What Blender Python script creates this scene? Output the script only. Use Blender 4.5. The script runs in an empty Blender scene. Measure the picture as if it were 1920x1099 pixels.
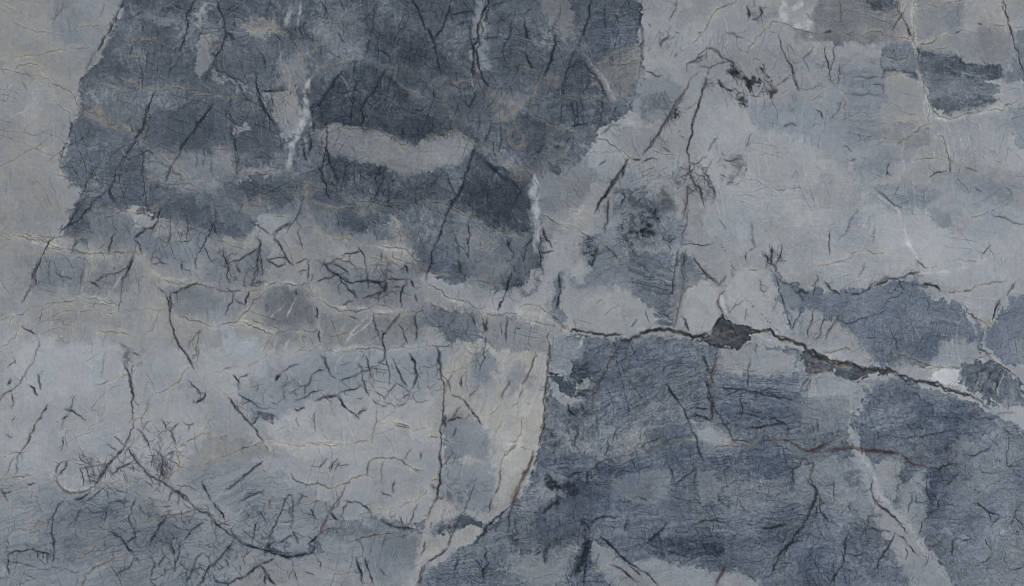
import bpy, math
import numpy as np

scene = bpy.context.scene
UNIT = 2.85/1920.0          # metres per layout unit: the picture shows 2.85 m of the slab
Z_MID = (1099/2 + 45)*UNIT  # height of the picture's centre above the slab's lower edge

# ---- camera ----
cam_data = bpy.data.cameras.new('camera'); cam = bpy.data.objects.new('camera', cam_data)
scene.collection.objects.link(cam)
cam_data.lens = 85; cam_data.sensor_width = 36; cam_data.clip_start = .1; cam_data.clip_end = 200
cam.location = (0, -2.85*85/36, Z_MID); cam.rotation_euler = (math.radians(90), 0, 0)
scene.camera = cam

# ---- even grey surroundings ----
world = bpy.data.worlds.new('World'); scene.world = world; world.use_nodes = True
bg = world.node_tree.nodes['Background']; bg.inputs['Color'].default_value = (.93, .97, 1, 1); bg.inputs['Strength'].default_value = .1

# ---- two large soft lamps, left and right, at about 45 degrees ----
for side in (-1, 1):
    ld = bpy.data.lights.new('softbox', 'AREA'); ld.shape = 'RECTANGLE'; ld.size = 2.6; ld.size_y = 3.2; ld.energy = 240; ld.color = (1, .995, .98)
    lo = bpy.data.objects.new('softbox', ld); scene.collection.objects.link(lo)
    lo.location = (side*5.2, -5.4, Z_MID + .5)
    d = np.array([-side*5.0, 5.4, -.5]); lo.rotation_euler = (math.acos(-d[2]/np.linalg.norm(d)), 0, math.atan2(d[1], d[0]) - math.pi/2)

scene.cycles.filter_width = 1.05
scene.view_settings.view_transform = 'Standard'; scene.view_settings.look = 'None'
scene.view_settings.exposure = 0; scene.view_settings.gamma = 1

# ======================= STONE FIELD (numpy) =======================
# The slab's mineral make-up, laid out in a flat sheet of SX x SY units (1 unit = UNIT metres).
SX, SY = 1920.0, 1099.0
MARGIN = 45.0
STEP = 1.35
rng = np.random.default_rng(7)
NX = int((SX + 2*MARGIN)/STEP) + 1
NY = int((SY + 2*MARGIN)/STEP) + 1
gx = -MARGIN + STEP*np.arange(NX, dtype=np.float32)
gy = -MARGIN + STEP*np.arange(NY, dtype=np.float32)
X, Y = np.meshgrid(gx, gy)
TAB = rng.random((512, 512)).astype(np.float32)*2 - 1

def vnoise(u, v, k=0):
    iu = np.floor(u); iv = np.floor(v)
    fu = (u - iu).astype(np.float32); fv = (v - iv).astype(np.float32)
    fu = fu*fu*(3 - 2*fu); fv = fv*fv*(3 - 2*fv)
    i = iu.astype(np.int32) + 37*k; j = iv.astype(np.int32) + 91*k
    i0 = i & 511; i1 = (i + 1) & 511; j0 = j & 511; j1 = (j + 1) & 511
    a = TAB[j0, i0]; b = TAB[j0, i1]; c = TAB[j1, i0]; d = TAB[j1, i1]
    t = a + (b - a)*fu
    return t + ((c + (d - c)*fu) - t)*fv

def fbm(u, v, octaves=4, k=0, gain=.5):
    s = 0; a = 1.0; n = 0
    for o in range(octaves):
        s = s + a*vnoise(u, v, k + 3*o); n += a; a *= gain
        u, v = u*1.93 + v*.31 + 11.3, v*1.93 - u*.31 + 5.7
    return s/n*1.35

def sstep(a, b, x):
    t = np.clip((x - a)/(b - a), 0, 1)
    return t*t*(3 - 2*t)

def cells(x, y, size, k, ang=0.0, asp=1.0):
    """jittered cells: id randoms (two) and distance to the border"""
    a = math.radians(ang); u = (x*math.cos(a) + y*math.sin(a))/(size*asp); v = (-x*math.sin(a) + y*math.cos(a))/size
    iu = np.floor(u).astype(np.int32); iv = np.floor(v).astype(np.int32)
    d1 = np.full(u.shape, 9., np.float32); d2 = d1.copy(); ra = np.zeros_like(d1); rb = np.zeros_like(d1)
    for dj in (-1, 0, 1):
        for di in (-1, 0, 1):
            i = (iu + di + 53*k) & 511; j = (iv + dj + 17*k) & 511
            px = TAB[j, i]*.5 + .5; py = TAB[i, j]*.5 + .5
            d = np.hypot(iu + di + px - u, iv + dj + py - v).astype(np.float32)
            near = d < d1
            d2 = np.where(near, d1, np.minimum(d2, d)); d1 = np.where(near, d, d1)
            ra = np.where(near, TAB[(j + 7) & 511, (i + 3) & 511], ra); rb = np.where(near, TAB[(i + 11) & 511, (j + 5) & 511], rb)
    return ra, rb, (d2 - d1)*size

WX1 = fbm(X/95, Y/95, 3, 1); WY1 = fbm(X/95, Y/95, 3, 21)
WX2 = fbm(X/17, Y/17, 4, 41, .6); WY2 = fbm(X/17, Y/17, 4, 61, .6)
SHX, SHY, _ = cells(X + 5*WX2, Y + 5*WY2, 15, 2)
SH2X, SH2Y, _ = cells(X + 2*WX2, Y + 2*WY2, 6, 4)
SOFTN = .65 + .9*np.clip(fbm(X/70, Y/70, 3, 15) + .1, -.55, 1)
SOFTN *= 1 + 2.0*np.exp(-((X - 560)/480)**2 - ((Y - 480)/110)**2) + 1.0*np.exp(-((X - 1750)/160)**2 - ((Y - 340)/90)**2)
F8 = fbm(X/9, Y/9, 3, 5, .6)
TONE = np.full((NY, NX), 143., np.float32)
WARM = np.zeros((NY, NX), np.float32)
BAND = np.zeros((NY, NX), np.float32)
BANG = np.zeros((NY, NX), np.float32)
ROUGH = np.zeros((NY, NX), np.float32)
CH = {c: np.zeros((NY, NX), np.float32) for c in 'ngrwk'}      # navy, gold, rust, white, green-black
PART = np.zeros((NY, NX), np.int32); VPART = np.zeros((NY, NX), np.int32)
PARTS = [('pale_ground', None)]
ORG = dict(a0=(0,0), a1=(400,0), a2=(800,0), a3=(1200,0), a4=(1520,0), b0=(0,350), b1=(400,350), b2=(800,350), b3=(1200,350),
           b4=(1520,350), c0=(0,699), c1=(400,699), c2=(800,699), c3=(1200,699), c4=(1520,699))

def thin(f, wpx=1.2):
    """an even hairline along the zero level of a noise field"""
    b, a = np.gradient(f)
    return sstep(wpx, wpx*.25, np.abs(f)/(np.hypot(a, b)/STEP + 1e-4))

def pts(tile, s):
    q = np.array(s.replace(',', ' ').split(), dtype=np.float64).reshape(-1, 2)
    if tile == 'f': return q
    return q*(400/1099.) + np.array(ORG[tile])

def window(x0, x1, y0, y1):
    i0 = max(0, int((x0 + MARGIN)/STEP)); i1 = min(NX, int((x1 + MARGIN)/STEP) + 2)
    j0 = max(0, int((y0 + MARGIN)/STEP)); j1 = min(NY, int((y1 + MARGIN)/STEP) + 2)
    return (slice(j0, j1), slice(i0, i1))

def sdist(q, x, y):
    d2 = np.full(x.shape, 1e12, np.float32); ins = np.zeros(x.shape, bool)
    for (ax, ay), (bx, by) in zip(q, np.roll(q, -1, 0)):
        ex, ey = bx - ax, by - ay
        t = np.clip(((x - ax)*ex + (y - ay)*ey)/(ex*ex + ey*ey + 1e-9), 0, 1)
        d2 = np.minimum(d2, (x - ax - t*ex)**2 + (y - ay - t*ey)**2)
        if ey != 0: ins ^= ((ay > y) != (by > y)) & (x < (y - ay)*ex/ey + ax)
    d = np.sqrt(d2)
    return np.where(ins, d, -d)

def cover(q, soft, rough):
    m = soft + 16*rough + 6
    w = window(q[:,0].min() - m, q[:,0].max() + m, q[:,1].min() - m, q[:,1].max() + m)
    x = X[w] + rough*(5*WX1[w] + 4*WX2[w] + 4.5*SHX[w] + 2*SH2X[w]); y = Y[w] + rough*(5*WY1[w] + 4*WY2[w] + 4.5*SHY[w] + 2*SH2Y[w])
    so = soft*SOFTN[w]
    return w, sstep(-1, 1, (sdist(q, x, y) + rough*2.5*F8[w])/so)

def P(tile, L, warm, soft, rough, s, band=None, name=None, a=1.0, tex=None):
    w, m = cover(pts(tile, s), soft, rough)
    ma = m*a
    TONE[w] += (L - TONE[w])*ma; WARM[w] += (warm - WARM[w])*ma
    if band:
        BANG[w] = np.where(m > .5, band[0], BANG[w]); BAND[w] += (band[1] - BAND[w])*m
    elif L > 119: BAND[w] *= 1 - .7*ma
    if tex is None and L > 119: ROUGH[w] *= 1 - .7*ma
    if tex is not None: ROUGH[w] += (tex - ROUGH[w])*m
    if name:
        PARTS.append((name, None)); PART[w] = np.where(m > .5, len(PARTS) - 1, PART[w])

def fract(q, amp=.07, step=3.0):
    q = np.asarray(q, float)
    while True:
        d = np.diff(q, axis=0); L = np.hypot(d[:,0], d[:,1])
        if L.max() < step or len(q) > 3000: return q
        mid = (q[:-1] + q[1:])/2
        nrm = np.stack([-d[:,1], d[:,0]], 1)
        mid = mid + nrm*(rng.normal(0, amp, len(d))[:,None])
        out = np.empty((len(q)*2 - 1, 2)); out[0::2] = q; out[1::2] = mid; q = out

def lay(q, width, strength, taper, gaps):
    d = np.hypot(*np.diff(q, axis=0).T); s = np.concatenate([[0], np.cumsum(d)]); L = s[-1]
    n = int(L/.8) + 2; t = np.linspace(0, L, n)
    x = np.interp(t, s, q[:,0]); y = np.interp(t, s, q[:,1])
    ph = rng.random()*400
    wv = 1 + .5*vnoise(t/13 + ph, t*0, 3) + .4*vnoise(t/4 + ph, t*0 + 3, 4)
    st = 1 - gaps*np.clip(vnoise(t/20 + ph, t*0 + 7, 5) + .25 + .5*vnoise(t/5 + ph, t*0 + 9, 6), 0, 1)
    if taper:
        e = np.minimum(np.minimum(t, L - t)/max(5, min(.2*L, 14)), 1); wv = wv*(.6 + .4*e); st = st*(.55 + .45*e)
    return x, y, np.maximum(width*wv*.5, .6), np.clip(st*strength, 0, 1)

def stamp(x, y, hw, st, halo=None):
    """largest value of every dab on the sheet -> window and array"""
    reach = halo if halo else hw.max()*1.3 + .6
    R = int(reach/STEP + 1.5)
    ci = np.rint((x + MARGIN)/STEP).astype(np.int64); cj = np.rint((y + MARGIN)/STEP).astype(np.int64)
    ok = (ci > -R) & (ci < NX + R) & (cj > -R) & (cj < NY + R)
    if not ok.any(): return None, None
    x, y, hw, st, ci, cj = x[ok], y[ok], hw[ok], st[ok], ci[ok], cj[ok]
    i0, i1 = ci.min() - R, ci.max() + R + 1; j0, j1 = cj.min() - R, cj.max() + R + 1
    M = np.zeros((j1 - j0)*(i1 - i0), np.float32); W = i1 - i0
    o = np.arange(-R, R + 1); OI, OJ = [z.ravel() for z in np.meshgrid(o, o)]
    for c in range(0, len(x), 40000//len(OI) + 1):
        k = slice(c, c + 40000//len(OI) + 1)
        ii = ci[k, None] + OI; jj = cj[k, None] + OJ
        dist = np.hypot(ii*STEP - MARGIN - x[k, None], jj*STEP - MARGIN - y[k, None])
        if halo: v = np.clip(1 - dist/halo, 0, 1)**2*st[k, None]
        else: v = st[k, None]*np.clip(1 - (dist - hw[k, None]*.65)/(hw[k, None]*.45 + .5), 0, 1)
        g = v > .01
        np.maximum.at(M, ((jj - j0)*W + ii - i0)[g], v[g].astype(np.float32))
    M = M.reshape(j1 - j0, W)
    a0, a1 = max(i0, 0), min(i1, NX); b0, b1 = max(j0, 0), min(j1, NY)
    if a1 <= a0 or b1 <= b0: return None, None
    return (slice(b0, b1), slice(a0, a1)), M[b0-j0:b1-j0, a0-i0:a1-i0]

def splat(q, width, strength, chan, pid=None, taper=True, gaps=.35, tone=0, tw=0, warm=0):
    many = isinstance(q, list)
    ls = [lay(*z, taper, gaps) for z in q] if many else [lay(q, width, strength, taper, gaps)]
    x, y, hw, st = [np.concatenate(z) for z in zip(*ls)]
    if chan:
        w, M = stamp(x, y, hw, st)
        if w is None: return
        CH[chan][w] = np.maximum(CH[chan][w], M)
        if pid is not None: VPART[w] = np.where(M > .3, pid, VPART[w])
    if tw:
        e = max(1, int(tw/5)); w, T = stamp(x[::e], y[::e], hw[::e], st[::e], tw)
        if w is None: return
        T = T*np.clip(.7 + .7*WX2[w] + .3*SHX[w], .05, 1.4)
        TONE[w] += tone*T; WARM[w] += warm*T

NAMES = dict(n='dark_vein', d='brown_vein', g='gold_vein', r='rust_vein', w='white_vein', k='green_seam')
def hairs(q, op):
    L = np.hypot(*np.diff(q, axis=0).T).sum(); out = []
    for _ in range(rng.poisson(L/20)):
        i = rng.integers(len(q) - 1); t = q[min(i + 2, len(q) - 1)] - q[max(i - 2, 0)]
        a = math.atan2(t[1], t[0]) + rng.choice([-1, 1])*rng.uniform(.25, 1.2) + (math.pi if rng.random() < .4 else 0)
        l = 4 + 9*rng.random()**2*2; p = q[i] + rng.normal(0, .6, 2)
        e = p + l*np.array([math.cos(a), math.sin(a)])
        out.append((fract([p, (p + e)/2 + rng.normal(0, .1*l, 2), e], .14, 2.), .9 + .5*rng.random(), op*(.5 + .45*rng.random())))
    if out: splat(out, 0, 0, 'n', gaps=.5)

def strands(q, wd, op, pid):
    """a dark vein is a bundle of thin strands that part and meet"""
    d = np.diff(q, axis=0); d = np.vstack([d, d[-1:]]); nrm = np.stack([-d[:,1], d[:,0]], 1)/(np.hypot(*d.T)[:,None] + 1e-6)
    s = np.concatenate([[0], np.cumsum(np.hypot(*np.diff(q, axis=0).T))]); out = []
    n = 1 + int(wd/1.9 + rng.random()*.8)
    for k in range(n):
        ph = rng.random()*300; e = np.clip(np.minimum(s, s[-1] - s)/12, 0, 1)
        off = (vnoise(s/22 + ph, s*0 + k, 8)*.6 + .25*vnoise(s/6 + ph, s*0 + k, 9))*wd*(0 if k == 0 and n == 1 else 1.)*e
        out.append((q + nrm*off[:,None] + rng.normal(0, .22, q.shape), min(wd, 3.0)*(1.2 if k == 0 else .7), op*(1.05 if k == 0 else .85)))
    splat(out[:1], 0, 0, 'n', pid, gaps=.45)
    if n > 1: splat(out[1:], 0, 0, 'n', None, gaps=.8)
    splat(q, wd, op, None, tone=-20, tw=3 + 1.4*wd)

def V(tile, text):
    for line in text.strip().splitlines():
        for item in line.split(';'):
            item = item.strip()
            if not item: continue
            head, body = item.split(':')
            h = head.split(); st = h[0]; wd = float(h[1]); op = float(h[2]) if len(h) > 2 else 1.0
            q0 = pts(tile, body)
            if len(q0) < 2: continue
            Lg = np.hypot(*np.diff(q0, axis=0).T).sum()
            q = fract(q0, dict(n=.075, d=.1, g=.1, r=.08, w=.07, l=.05, k=.14)[st])
            pid = None
            if st in NAMES and op > .55 and Lg > (38 if wd < 3 else 24):
                PARTS.append((NAMES[st], Lg*wd)); pid = len(PARTS) - 1
            wd = wd*(.54 if st != 'n' else .40 if wd < 4.6 else .46)
            if st == 'n':
                strands(q, wd, op, pid)
                hairs(q, op)
            elif st == 'd': splat(q, wd*.95, .8*op, 'n', pid, gaps=.75, tone=13*op, tw=8, warm=.6*op); splat(q, 1, op, None, gaps=.7, tone=min(10, 3.5*wd + 4), tw=21, warm=.15); splat(q + 1.1, wd*1.5, .6*op, 'g', gaps=.7); splat(q - 1.0, wd*1.1, .4*op, 'g', gaps=.9)
            elif st == 'g': splat(q, wd*1.2, .85*op, 'g', pid, tone=14*op, tw=9, warm=.7*op); splat(q, 1, op, None, gaps=.7, tone=6, tw=18, warm=.15); splat(q + .9, wd*.75, .65*op, 'n', gaps=1.2); splat(q + rng.normal(0, .8, q.shape) - 2, wd*.7, .5*op, 'g', gaps=1.)
            elif st == 'r': splat(q, wd*1.15, min(1, .85*op), 'r', pid, gaps=.6, tone=-13*op, tw=6 + wd, warm=.45); splat(q + rng.normal(0, .5, q.shape), min(wd*.5, 1.4), .75*op, 'n', gaps=.9); hairs(q, op*.6)
            elif st == 'w': splat(q, wd*1.1, .75*op, 'w', pid, tone=12*op, tw=5 + wd, warm=.1)
            elif st == 'l': splat(q, 1, 1, None, tone=26*op, tw=wd, gaps=.5)
            elif st == 'k': splat(q + rng.normal(0, .6, q.shape), wd*.8, .9*op, 'k', pid, gaps=.55, tone=-10, tw=4 + wd); strands(q + rng.normal(0, .4, q.shape), wd*.55, .9, None); splat(q - 1.6, 1.6, .7, 'g', gaps=1.); hairs(q, .9)

def C(tile, n, length, ang, spread, wd, op, s, st='n', curl=.35, branch=.35):
    """a scatter of short fracture veins inside an outline"""
    q = pts(tile, s); lo, hi = q.min(0), q.max(0); k = 0; tries = 0; out = []
    while k < n and tries < n*20:
        tries += 1
        p = lo + rng.random(2)*(hi - lo)
        if sdist(q, np.array([p[0]]), np.array([p[1]]))[0] < 0: continue
        k += 1
        L = length*np.exp(rng.normal(0, .45)); a = math.radians(ang) + rng.normal(0, math.radians(spread))
        if rng.random() < .5: a += math.pi
        def walk(p, a, L, w, o):
            m = max(3, int(L/5)); line = [p]
            for _ in range(m):
                a += rng.normal(0, curl); line.append(line[-1] + L/m*np.array([math.cos(a), math.sin(a)]))
            line = np.array(line); out.append((fract(line, .12), w, o))
            return line
        o = min(1, op*1.35)*(.55 + .45*rng.random())
        line = walk(p, a, L, wd*(.55 + .6*rng.random()), o)
        while rng.random() < branch:
            walk(line[rng.integers(len(line))], a + rng.choice([-1, 1])*rng.uniform(.4, 1.2), L*.5, wd*.5, o*.8)
    splat(out, 0, 0, st, gaps=.6, tone=-6*op, tw=4)

def S(tile, op, s, soft=5, scale=9., k=70, dense=0.):
    """clotted dark specks and squiggles inside an outline"""
    w, m = cover(pts(tile, s), soft, .8)
    u = X[w] + 3*WX2[w]; v = Y[w] + 3*WY2[w]
    f = fbm(u/scale, v/scale, 2, k); f2 = fbm(u/(scale*.55) + 7, v/(scale*.55), 2, k + 5); g = fbm(u/(scale*2.2), v/(scale*2.2), 3, k + 9)
    line = np.maximum(thin(f, 1.6)*sstep(-.35, .15, g + dense), .9*thin(f2, 1.3)*sstep(-.05, .35, g + dense)); blob = sstep(.42, .6, g + .45*f2 + dense)
    CH['n'][w] = np.maximum(CH['n'][w], np.clip(np.maximum(line, blob), 0, 1)*m*min(1, op*1.1))
    TONE[w] -= 12*m*op*sstep(-.3, .4, g)

def DOTS(tile, s, n, r=.8):
    q = pts(tile, s); d = np.hypot(*np.diff(q, axis=0).T); c = np.concatenate([[0], np.cumsum(d)])
    for t in np.sort(rng.random(n))*c[-1]:
        x = np.interp(t, c, q[:,0]) + rng.normal(0, 1.2); y = np.interp(t, c, q[:,1]) + rng.normal(0, 1.2)
        a = rng.random()*6.3; e = r*(.5 + rng.random())
        splat(np.array([[x, y], [x + e*math.cos(a), y + e*math.sin(a)]]), r*1.6, .85, 'n', taper=False, gaps=0)
# ---- broad tone patches ----
P('f', 132, .55, 30, 1.5, '-90 -90 240 -90 190 90 150 150 140 230 110 330 155 350 120 430 60 540 10 600 -90 650', name='beige_patch')
P('f', 128, .1, 14, 1.5, '100 -90 260 -90 205 60 170 110 120 90 90 40')
P('f', 133, .5, 45, 2, '60 560 130 430 170 420 400 420 620 450 760 480 860 560 830 640 700 660 500 660 300 690 150 680 40 640')
P('f', 92, -.1, 7, 1.2, '232 -90 228 0 190 90 168 125 150 150 140 215 116 310 132 345 160 350 130 410 115 440 160 455 190 410 250 385 330 400 400 430 470 400 560 395 620 410 700 445 760 450 790 510 850 520 900 530 960 540 1010 500 1040 430 1060 350 1090 310 1130 240 1180 210 1205 150 1196 100 1203 0 1203 -90', band=(8,.25), name='dark_patch')
P('f', 104, .15, 22, 1.5, '160 170 260 185 340 240 300 260 210 235 150 215', a=.6)
P('f', 98, -.2, 12, 1.2, '145 215 190 225 230 260 240 290 180 330 160 345 130 340 120 310', name='slate_patch')
P('a0', 118, 0, 9, 1.2, '650 20 760 70 900 90 945 110 930 140 840 130 740 90 650 40')
P('a0', 128, .2, 5, 1, '1045 0 1068 0 1050 130 1030 170 1015 120', name='pale_patch')
P('a0', 124, .2, 5, 1, '1055 200 1099 180 1099 320 1060 400 1020 390 1010 330', name='pale_patch')
P('a0', 116, .2, 12, 1.5, '760 790 860 780 930 770 1099 780 1150 830 1150 920 1099 1000 960 950 800 930 760 920')
P('f', 120, .3, 14, 1.5, '400 270 440 270 480 300 530 320 480 335 420 330')
P('a1', 121, .1, 8, 1.2, '0 340 60 400 150 450 130 490 60 430 0 420')
P('a1', 116, .4, 10, 1.5, '150 60 300 100 360 150 260 180 160 150')
P('a1', 126, .4, 10, 1.4, '250 480 320 470 420 440 450 480 440 620 420 700 370 720 320 650 280 600 290 540', name='pale_patch')
P('a1', 118, .2, 14, 1.4, '330 330 440 300 500 380 480 460 380 450 320 420')
P('a1', 130, .2, 6, 1, '100 640 160 640 210 670 110 690', name='pale_patch')
P('a1', 118, .0, 14, 1.5, '520 80 640 150 760 210 780 280 640 290 580 200 500 180')
P('a1', 110, .1, 14, 1.5, '600 40 760 20 800 140 740 170 620 120')
P('a1', 84, -.1, 10, 1.2, '880 120 1099 110 1099 320 980 320 900 250 860 180')
P('a1', 90, -.2, 8, 1, '460 200 500 190 540 240 480 270 450 250')
P('a1', 92, 0, 10, 1.2, '120 680 240 660 350 740 370 800 280 830 250 870 130 880 110 760')
P('f', 76, -.1, 5, 1, '589 204 605 170 636 136 669 124 720 127 745 150 775 180 812 215 832 262 812 276 775 273 728 255 684 237 620 236 590 232', band=(10,.3), name='dark_clast')
P('f', 119, .3, 8, 1.0, '592 234 655 237 710 251 775 277 800 264 830 252 856 248 889 266 880 290 862 306 830 316 790 330 757 331 728 324 684 309 633 291 612 291 600 260', name='pale_band')
P('f', 130, .2, 12, 1.1, '800 268 850 254 884 270 860 300 815 308')
P('f', 81, -.1, 6, 1.1, '614 292 684 310 724 325 764 342 786 350 800 335 842 320 838 370 790 380 728 384 655 370 636 350 614 322', band=(12,.4), name='dark_clast')
P('f', 74, -.1, 4, 1, '890 277 938 309 997 353 995 437 970 442 935 436 902 410 855 392 838 378 862 346 884 291', band=(15,.25), name='dark_clast')
P('f', 80, 0, 7, 1.2, '946 234 967 215 1033 233 1062 251 1091 277 1033 291 982 286 942 277', name='dark_clast')
P('f', 84, -.15, 5, 1, '1080 87 1112 135 1131 182 1131 215 1120 233 1077 240 1037 233 1033 197 1045 165 1060 130', band=(-6,.5), name='dark_clast')
P('f', 96, -.2, 10, 1.2, '1110 20 1200 10 1203 120 1170 130 1120 120 1090 70', band=(-8,.6))
P('f', 90, -.1, 8, 1.2, '948 60 1030 55 1040 80 1025 140 990 140 950 115 945 85', band=(15,.7))
P('f', 116, .5, 16, 1.5, '1010 -60 1070 -60 1080 60 1050 80 1030 40')
P('f', 112, .4, 10, 1.3, '1095 130 1150 110 1200 85 1203 150 1160 185 1140 170')
P('f', 128, 0, 7, 1.1, '893 0 912 0 915 40 905 80 918 120 905 135 888 110 890 60', name='pale_patch')
P('f', 86, 0, 16, 1.4, '800 80 880 80 885 130 860 145 815 140')
P('f', 112, .5, 14, 1.5, '800 140 850 155 930 170 990 190 960 215 900 170 830 170', a=.8)
P('f', 100, .3, 12, 1.5, '940 290 1010 300 1060 270 1080 300 1040 320 1010 345 970 335')
P('f', 118, .0, 16, 1.5, '1000 330 1060 320 1100 290 1120 330 1080 400 1040 440 1010 420')
P('f', 92, -.1, 8, 1.2, '775 425 812 430 858 425 870 470 880 530 840 528 800 500 772 470', name='dark_clast')
P('f', 110, 0, 18, 1.2, '850 405 935 440 990 445 995 490 960 520 900 540 875 500')
P('f', 118, .2, 12, 1.4, '880 440 900 440 940 500 930 530 895 520')
P('f', 97, -.1, 10, 1.4, '258 390 300 360 345 352 390 378 440 385 480 400 474 430 440 448 400 448 350 425 300 412', name='dark_patch')
P('f', 118, .3, 14, 1.4, '440 395 490 372 570 365 570 400 540 420 500 400 470 420')
P('f', 96, 0, 8, 1.3, '488 370 560 365 562 385 530 400 490 395')
P('f', 110, .2, 16, 1.5, '570 385 620 395 655 430 720 445 700 470 620 440 560 430', name='grey_patch')
P('f', 96, 0, 7, 1.2, '700 420 740 425 742 450 712 450 695 440', name='dark_clast')
P('f', 134, .6, 9, 1.3, '720 400 750 420 745 440 730 425')
P('f', 92, -.1, 7, 1.2, '630 400 655 408 670 430 645 428', name='dark_clast')
P('f', 116, .3, 14, 1.5, '175 395 250 405 270 430 300 450 250 475 190 465 165 440', name='grey_patch')
P('f', 114, .1, 20, 1.4, '80 470 150 480 150 540 90 545 55 545', name='grey_patch')
P('f', 119, .3, 20, 1.4, '180 480 240 470 260 520 230 550 170 540 165 510', name='grey_patch')
P('f', 118, -.1, 14, 1.5, '230 440 280 430 330 450 380 440 390 480 330 510 270 480')
P('f', 116, .1, 14, 1.5, '400 470 500 470 500 530 430 540 380 520')
P('f', 112, .4, 9, 1.2, '498 545 560 542 580 555 594 600 590 615 540 612 500 610 495 580', name='grey_patch')
P('f', 118, .1, 12, 1.4, '590 480 720 480 790 500 790 570 720 575 640 570 600 530', name='grey_patch')
P('f', 118, .5, 9, 1.2, '604 590 700 590 790 600 790 648 700 655 612 655', name='grey_patch')
P('f', 124, .5, 9, 1.2, '512 625 560 622 590 622 598 645 540 660 500 660', name='grey_patch')
P('f', 108, -.1, 12, 1.4, '780 580 850 575 900 590 905 630 870 650 820 620 790 610', name='grey_patch')
P('f', 119, 0, 20, 1.4, '300 540 400 530 460 560 440 590 400 600 330 590', name='grey_patch')
P('f', 122, .2, 10, 1.3, '900 585 960 590 1020 600 1040 660 1020 700 940 680 910 640')
P('f', 144, .3, 12, 1.2, '960 560 1010 560 1040 600 1000 610 965 595')
# lower left pale ground and its lavender clouding
P('f', 145, .1, 30, 2, '-90 640 60 640 200 660 420 650 560 665 700 660 820 660 870 680 850 760 830 860 700 900 560 880 500 850 420 800 300 820 180 830 60 850 -90 860', name='pale_patch')
P('f', 150, -.2, 30, 2, '20 650 220 640 240 700 160 760 40 760')
P('f', 147, -.4, 24, 2, '400 600 480 640 520 690 480 720 420 680')
P('f', 134, -.35, 32, 1.5, '600 660 760 660 830 650 850 720 780 740 700 720 640 740 560 730')
P('f', 152, .3, 26, 1.6, '480 770 650 760 820 750 810 830 700 870 560 850 500 820')
P('f', 131, .5, 20, 1.6, '390 820 470 835 520 850 440 880 390 895 350 890 340 860')
P('f', 110, .3, 12, 1.6, '330 880 400 880 460 870 440 900 380 905', a=.8)
P('f', 130, -.4, 30, 1.4, '440 720 560 690 620 720 560 760 520 790 470 790')
P('f', 129, -.15, 30, 2, '-90 890 60 880 130 920 200 930 280 900 340 880 480 870 600 930 640 960 700 985 760 990 800 1000 760 1099 740 1180 -90 1180', name='grey_patch', band=(-16,.6))
P('f', 114, -.1, 22, 1.8, '130 930 230 920 300 890 360 950 380 1000 250 1040 120 1060 60 1020', band=(-18,.7), a=.8)
P('f', 134, .1, 20, 1.6, '300 860 350 890 370 950 300 960 270 930')
P('f', 135, .2, 18, 1.6, '430 1040 560 1050 700 1050 760 1060 740 1180 420 1180')
P('f', 102, -.2, 10, 1.2, '495 1030 560 1030 600 1010 610 1030 560 1045 510 1042', name='grey_patch')
P('f', 104, .1, 9, 1.3, '600 990 640 975 720 990 780 985 860 960 900 975 850 1000 800 995 740 1010 640 1010', a=.8)
P('f', 122, -.3, 14, 1.5, '640 1010 780 1010 790 1060 740 1099 660 1060')
P('f', 118, -.2, 9, 1.4, '692 968 730 965 780 990 770 1005 720 1005 690 990', name='grey_patch')
# centre wedge
P('f', 147, .55, 7, .9, '830 690 870 640 905 650 960 660 1024 660 1028 740 1020 800 1008 870 985 920 955 955 900 985 850 990 825 980 800 1000 810 940 825 880 830 790', name='pale_wedge', band=(105,.35))
P('f', 126, -.35, 14, 1.1, '902 650 935 680 925 720 890 720 880 680')
P('f', 120, -.2, 10, .9, '833 790 870 775 905 805 920 840 910 870 880 850 850 860 830 860', name='grey_patch')
P('f', 132, -.2, 14, 1.5, '835 860 900 870 930 900 920 960 870 960 830 930')
P('f', 153, .75, 12, 1.2, '930 760 1015 760 1010 830 990 880 950 890 930 850')
P('f', 128, .2, 12, 1.1, '962 685 990 680 995 720 950 740')
P('f', 124, .1, 14, 1.2, '1040 500 1080 540 1060 620 1030 660 1020 600', a=.7)
# right-hand pale ground
P('f', 140, .3, 6, 1.0, '1206 -90 1450 -90 1720 -90 1720 60 1600 100 1450 130 1330 150 1230 170 1203 120', name='pale_patch')
P('f', 138, .25, 25, 1.5, '1030 560 1060 440 1090 390 1130 330 1180 290 1230 200 1210 140 1330 100 1500 130 1700 90 1760 240 1920 230 2010 230 2010 560 1860 620 1700 560 1560 570 1470 640 1300 640 1180 640 1060 630')
P('f', 147, 0, 30, 1.5, '1300 200 1420 190 1560 260 1620 330 1700 400 1740 480 1600 510 1480 520 1420 470 1320 440 1300 330', name='pale_patch')
P('f', 149, -.05, 30, 1.5, '1380 340 1600 300 1700 420 1720 500 1560 540 1500 470 1400 440', band=(-4,.3))
P('f', 150, -.2, 24, 1.5, '1700 400 1800 380 2010 400 2010 500 1860 540 1760 540 1720 490', name='pale_patch')
P('f', 147, 0, 16, 1.4, '1780 240 1920 230 2010 240 2010 330 1860 320 1790 290')
P('f', 127, -.2, 18, 1.5, '1203 140 1260 150 1280 180 1260 240 1210 230 1180 200')
P('f', 130, .0, 14, 1.5, '1140 250 1200 230 1260 260 1240 300 1180 290')
P('f', 128, -.5, 16, 1.5, '1400 200 1500 190 1590 230 1640 300 1580 310 1500 260 1420 240', a=.8)
P('f', 126, -.25, 20, 1.4, '1530 110 1660 100 1660 230 1670 270 1600 280 1560 200 1540 150', band=(3,.4))
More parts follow.
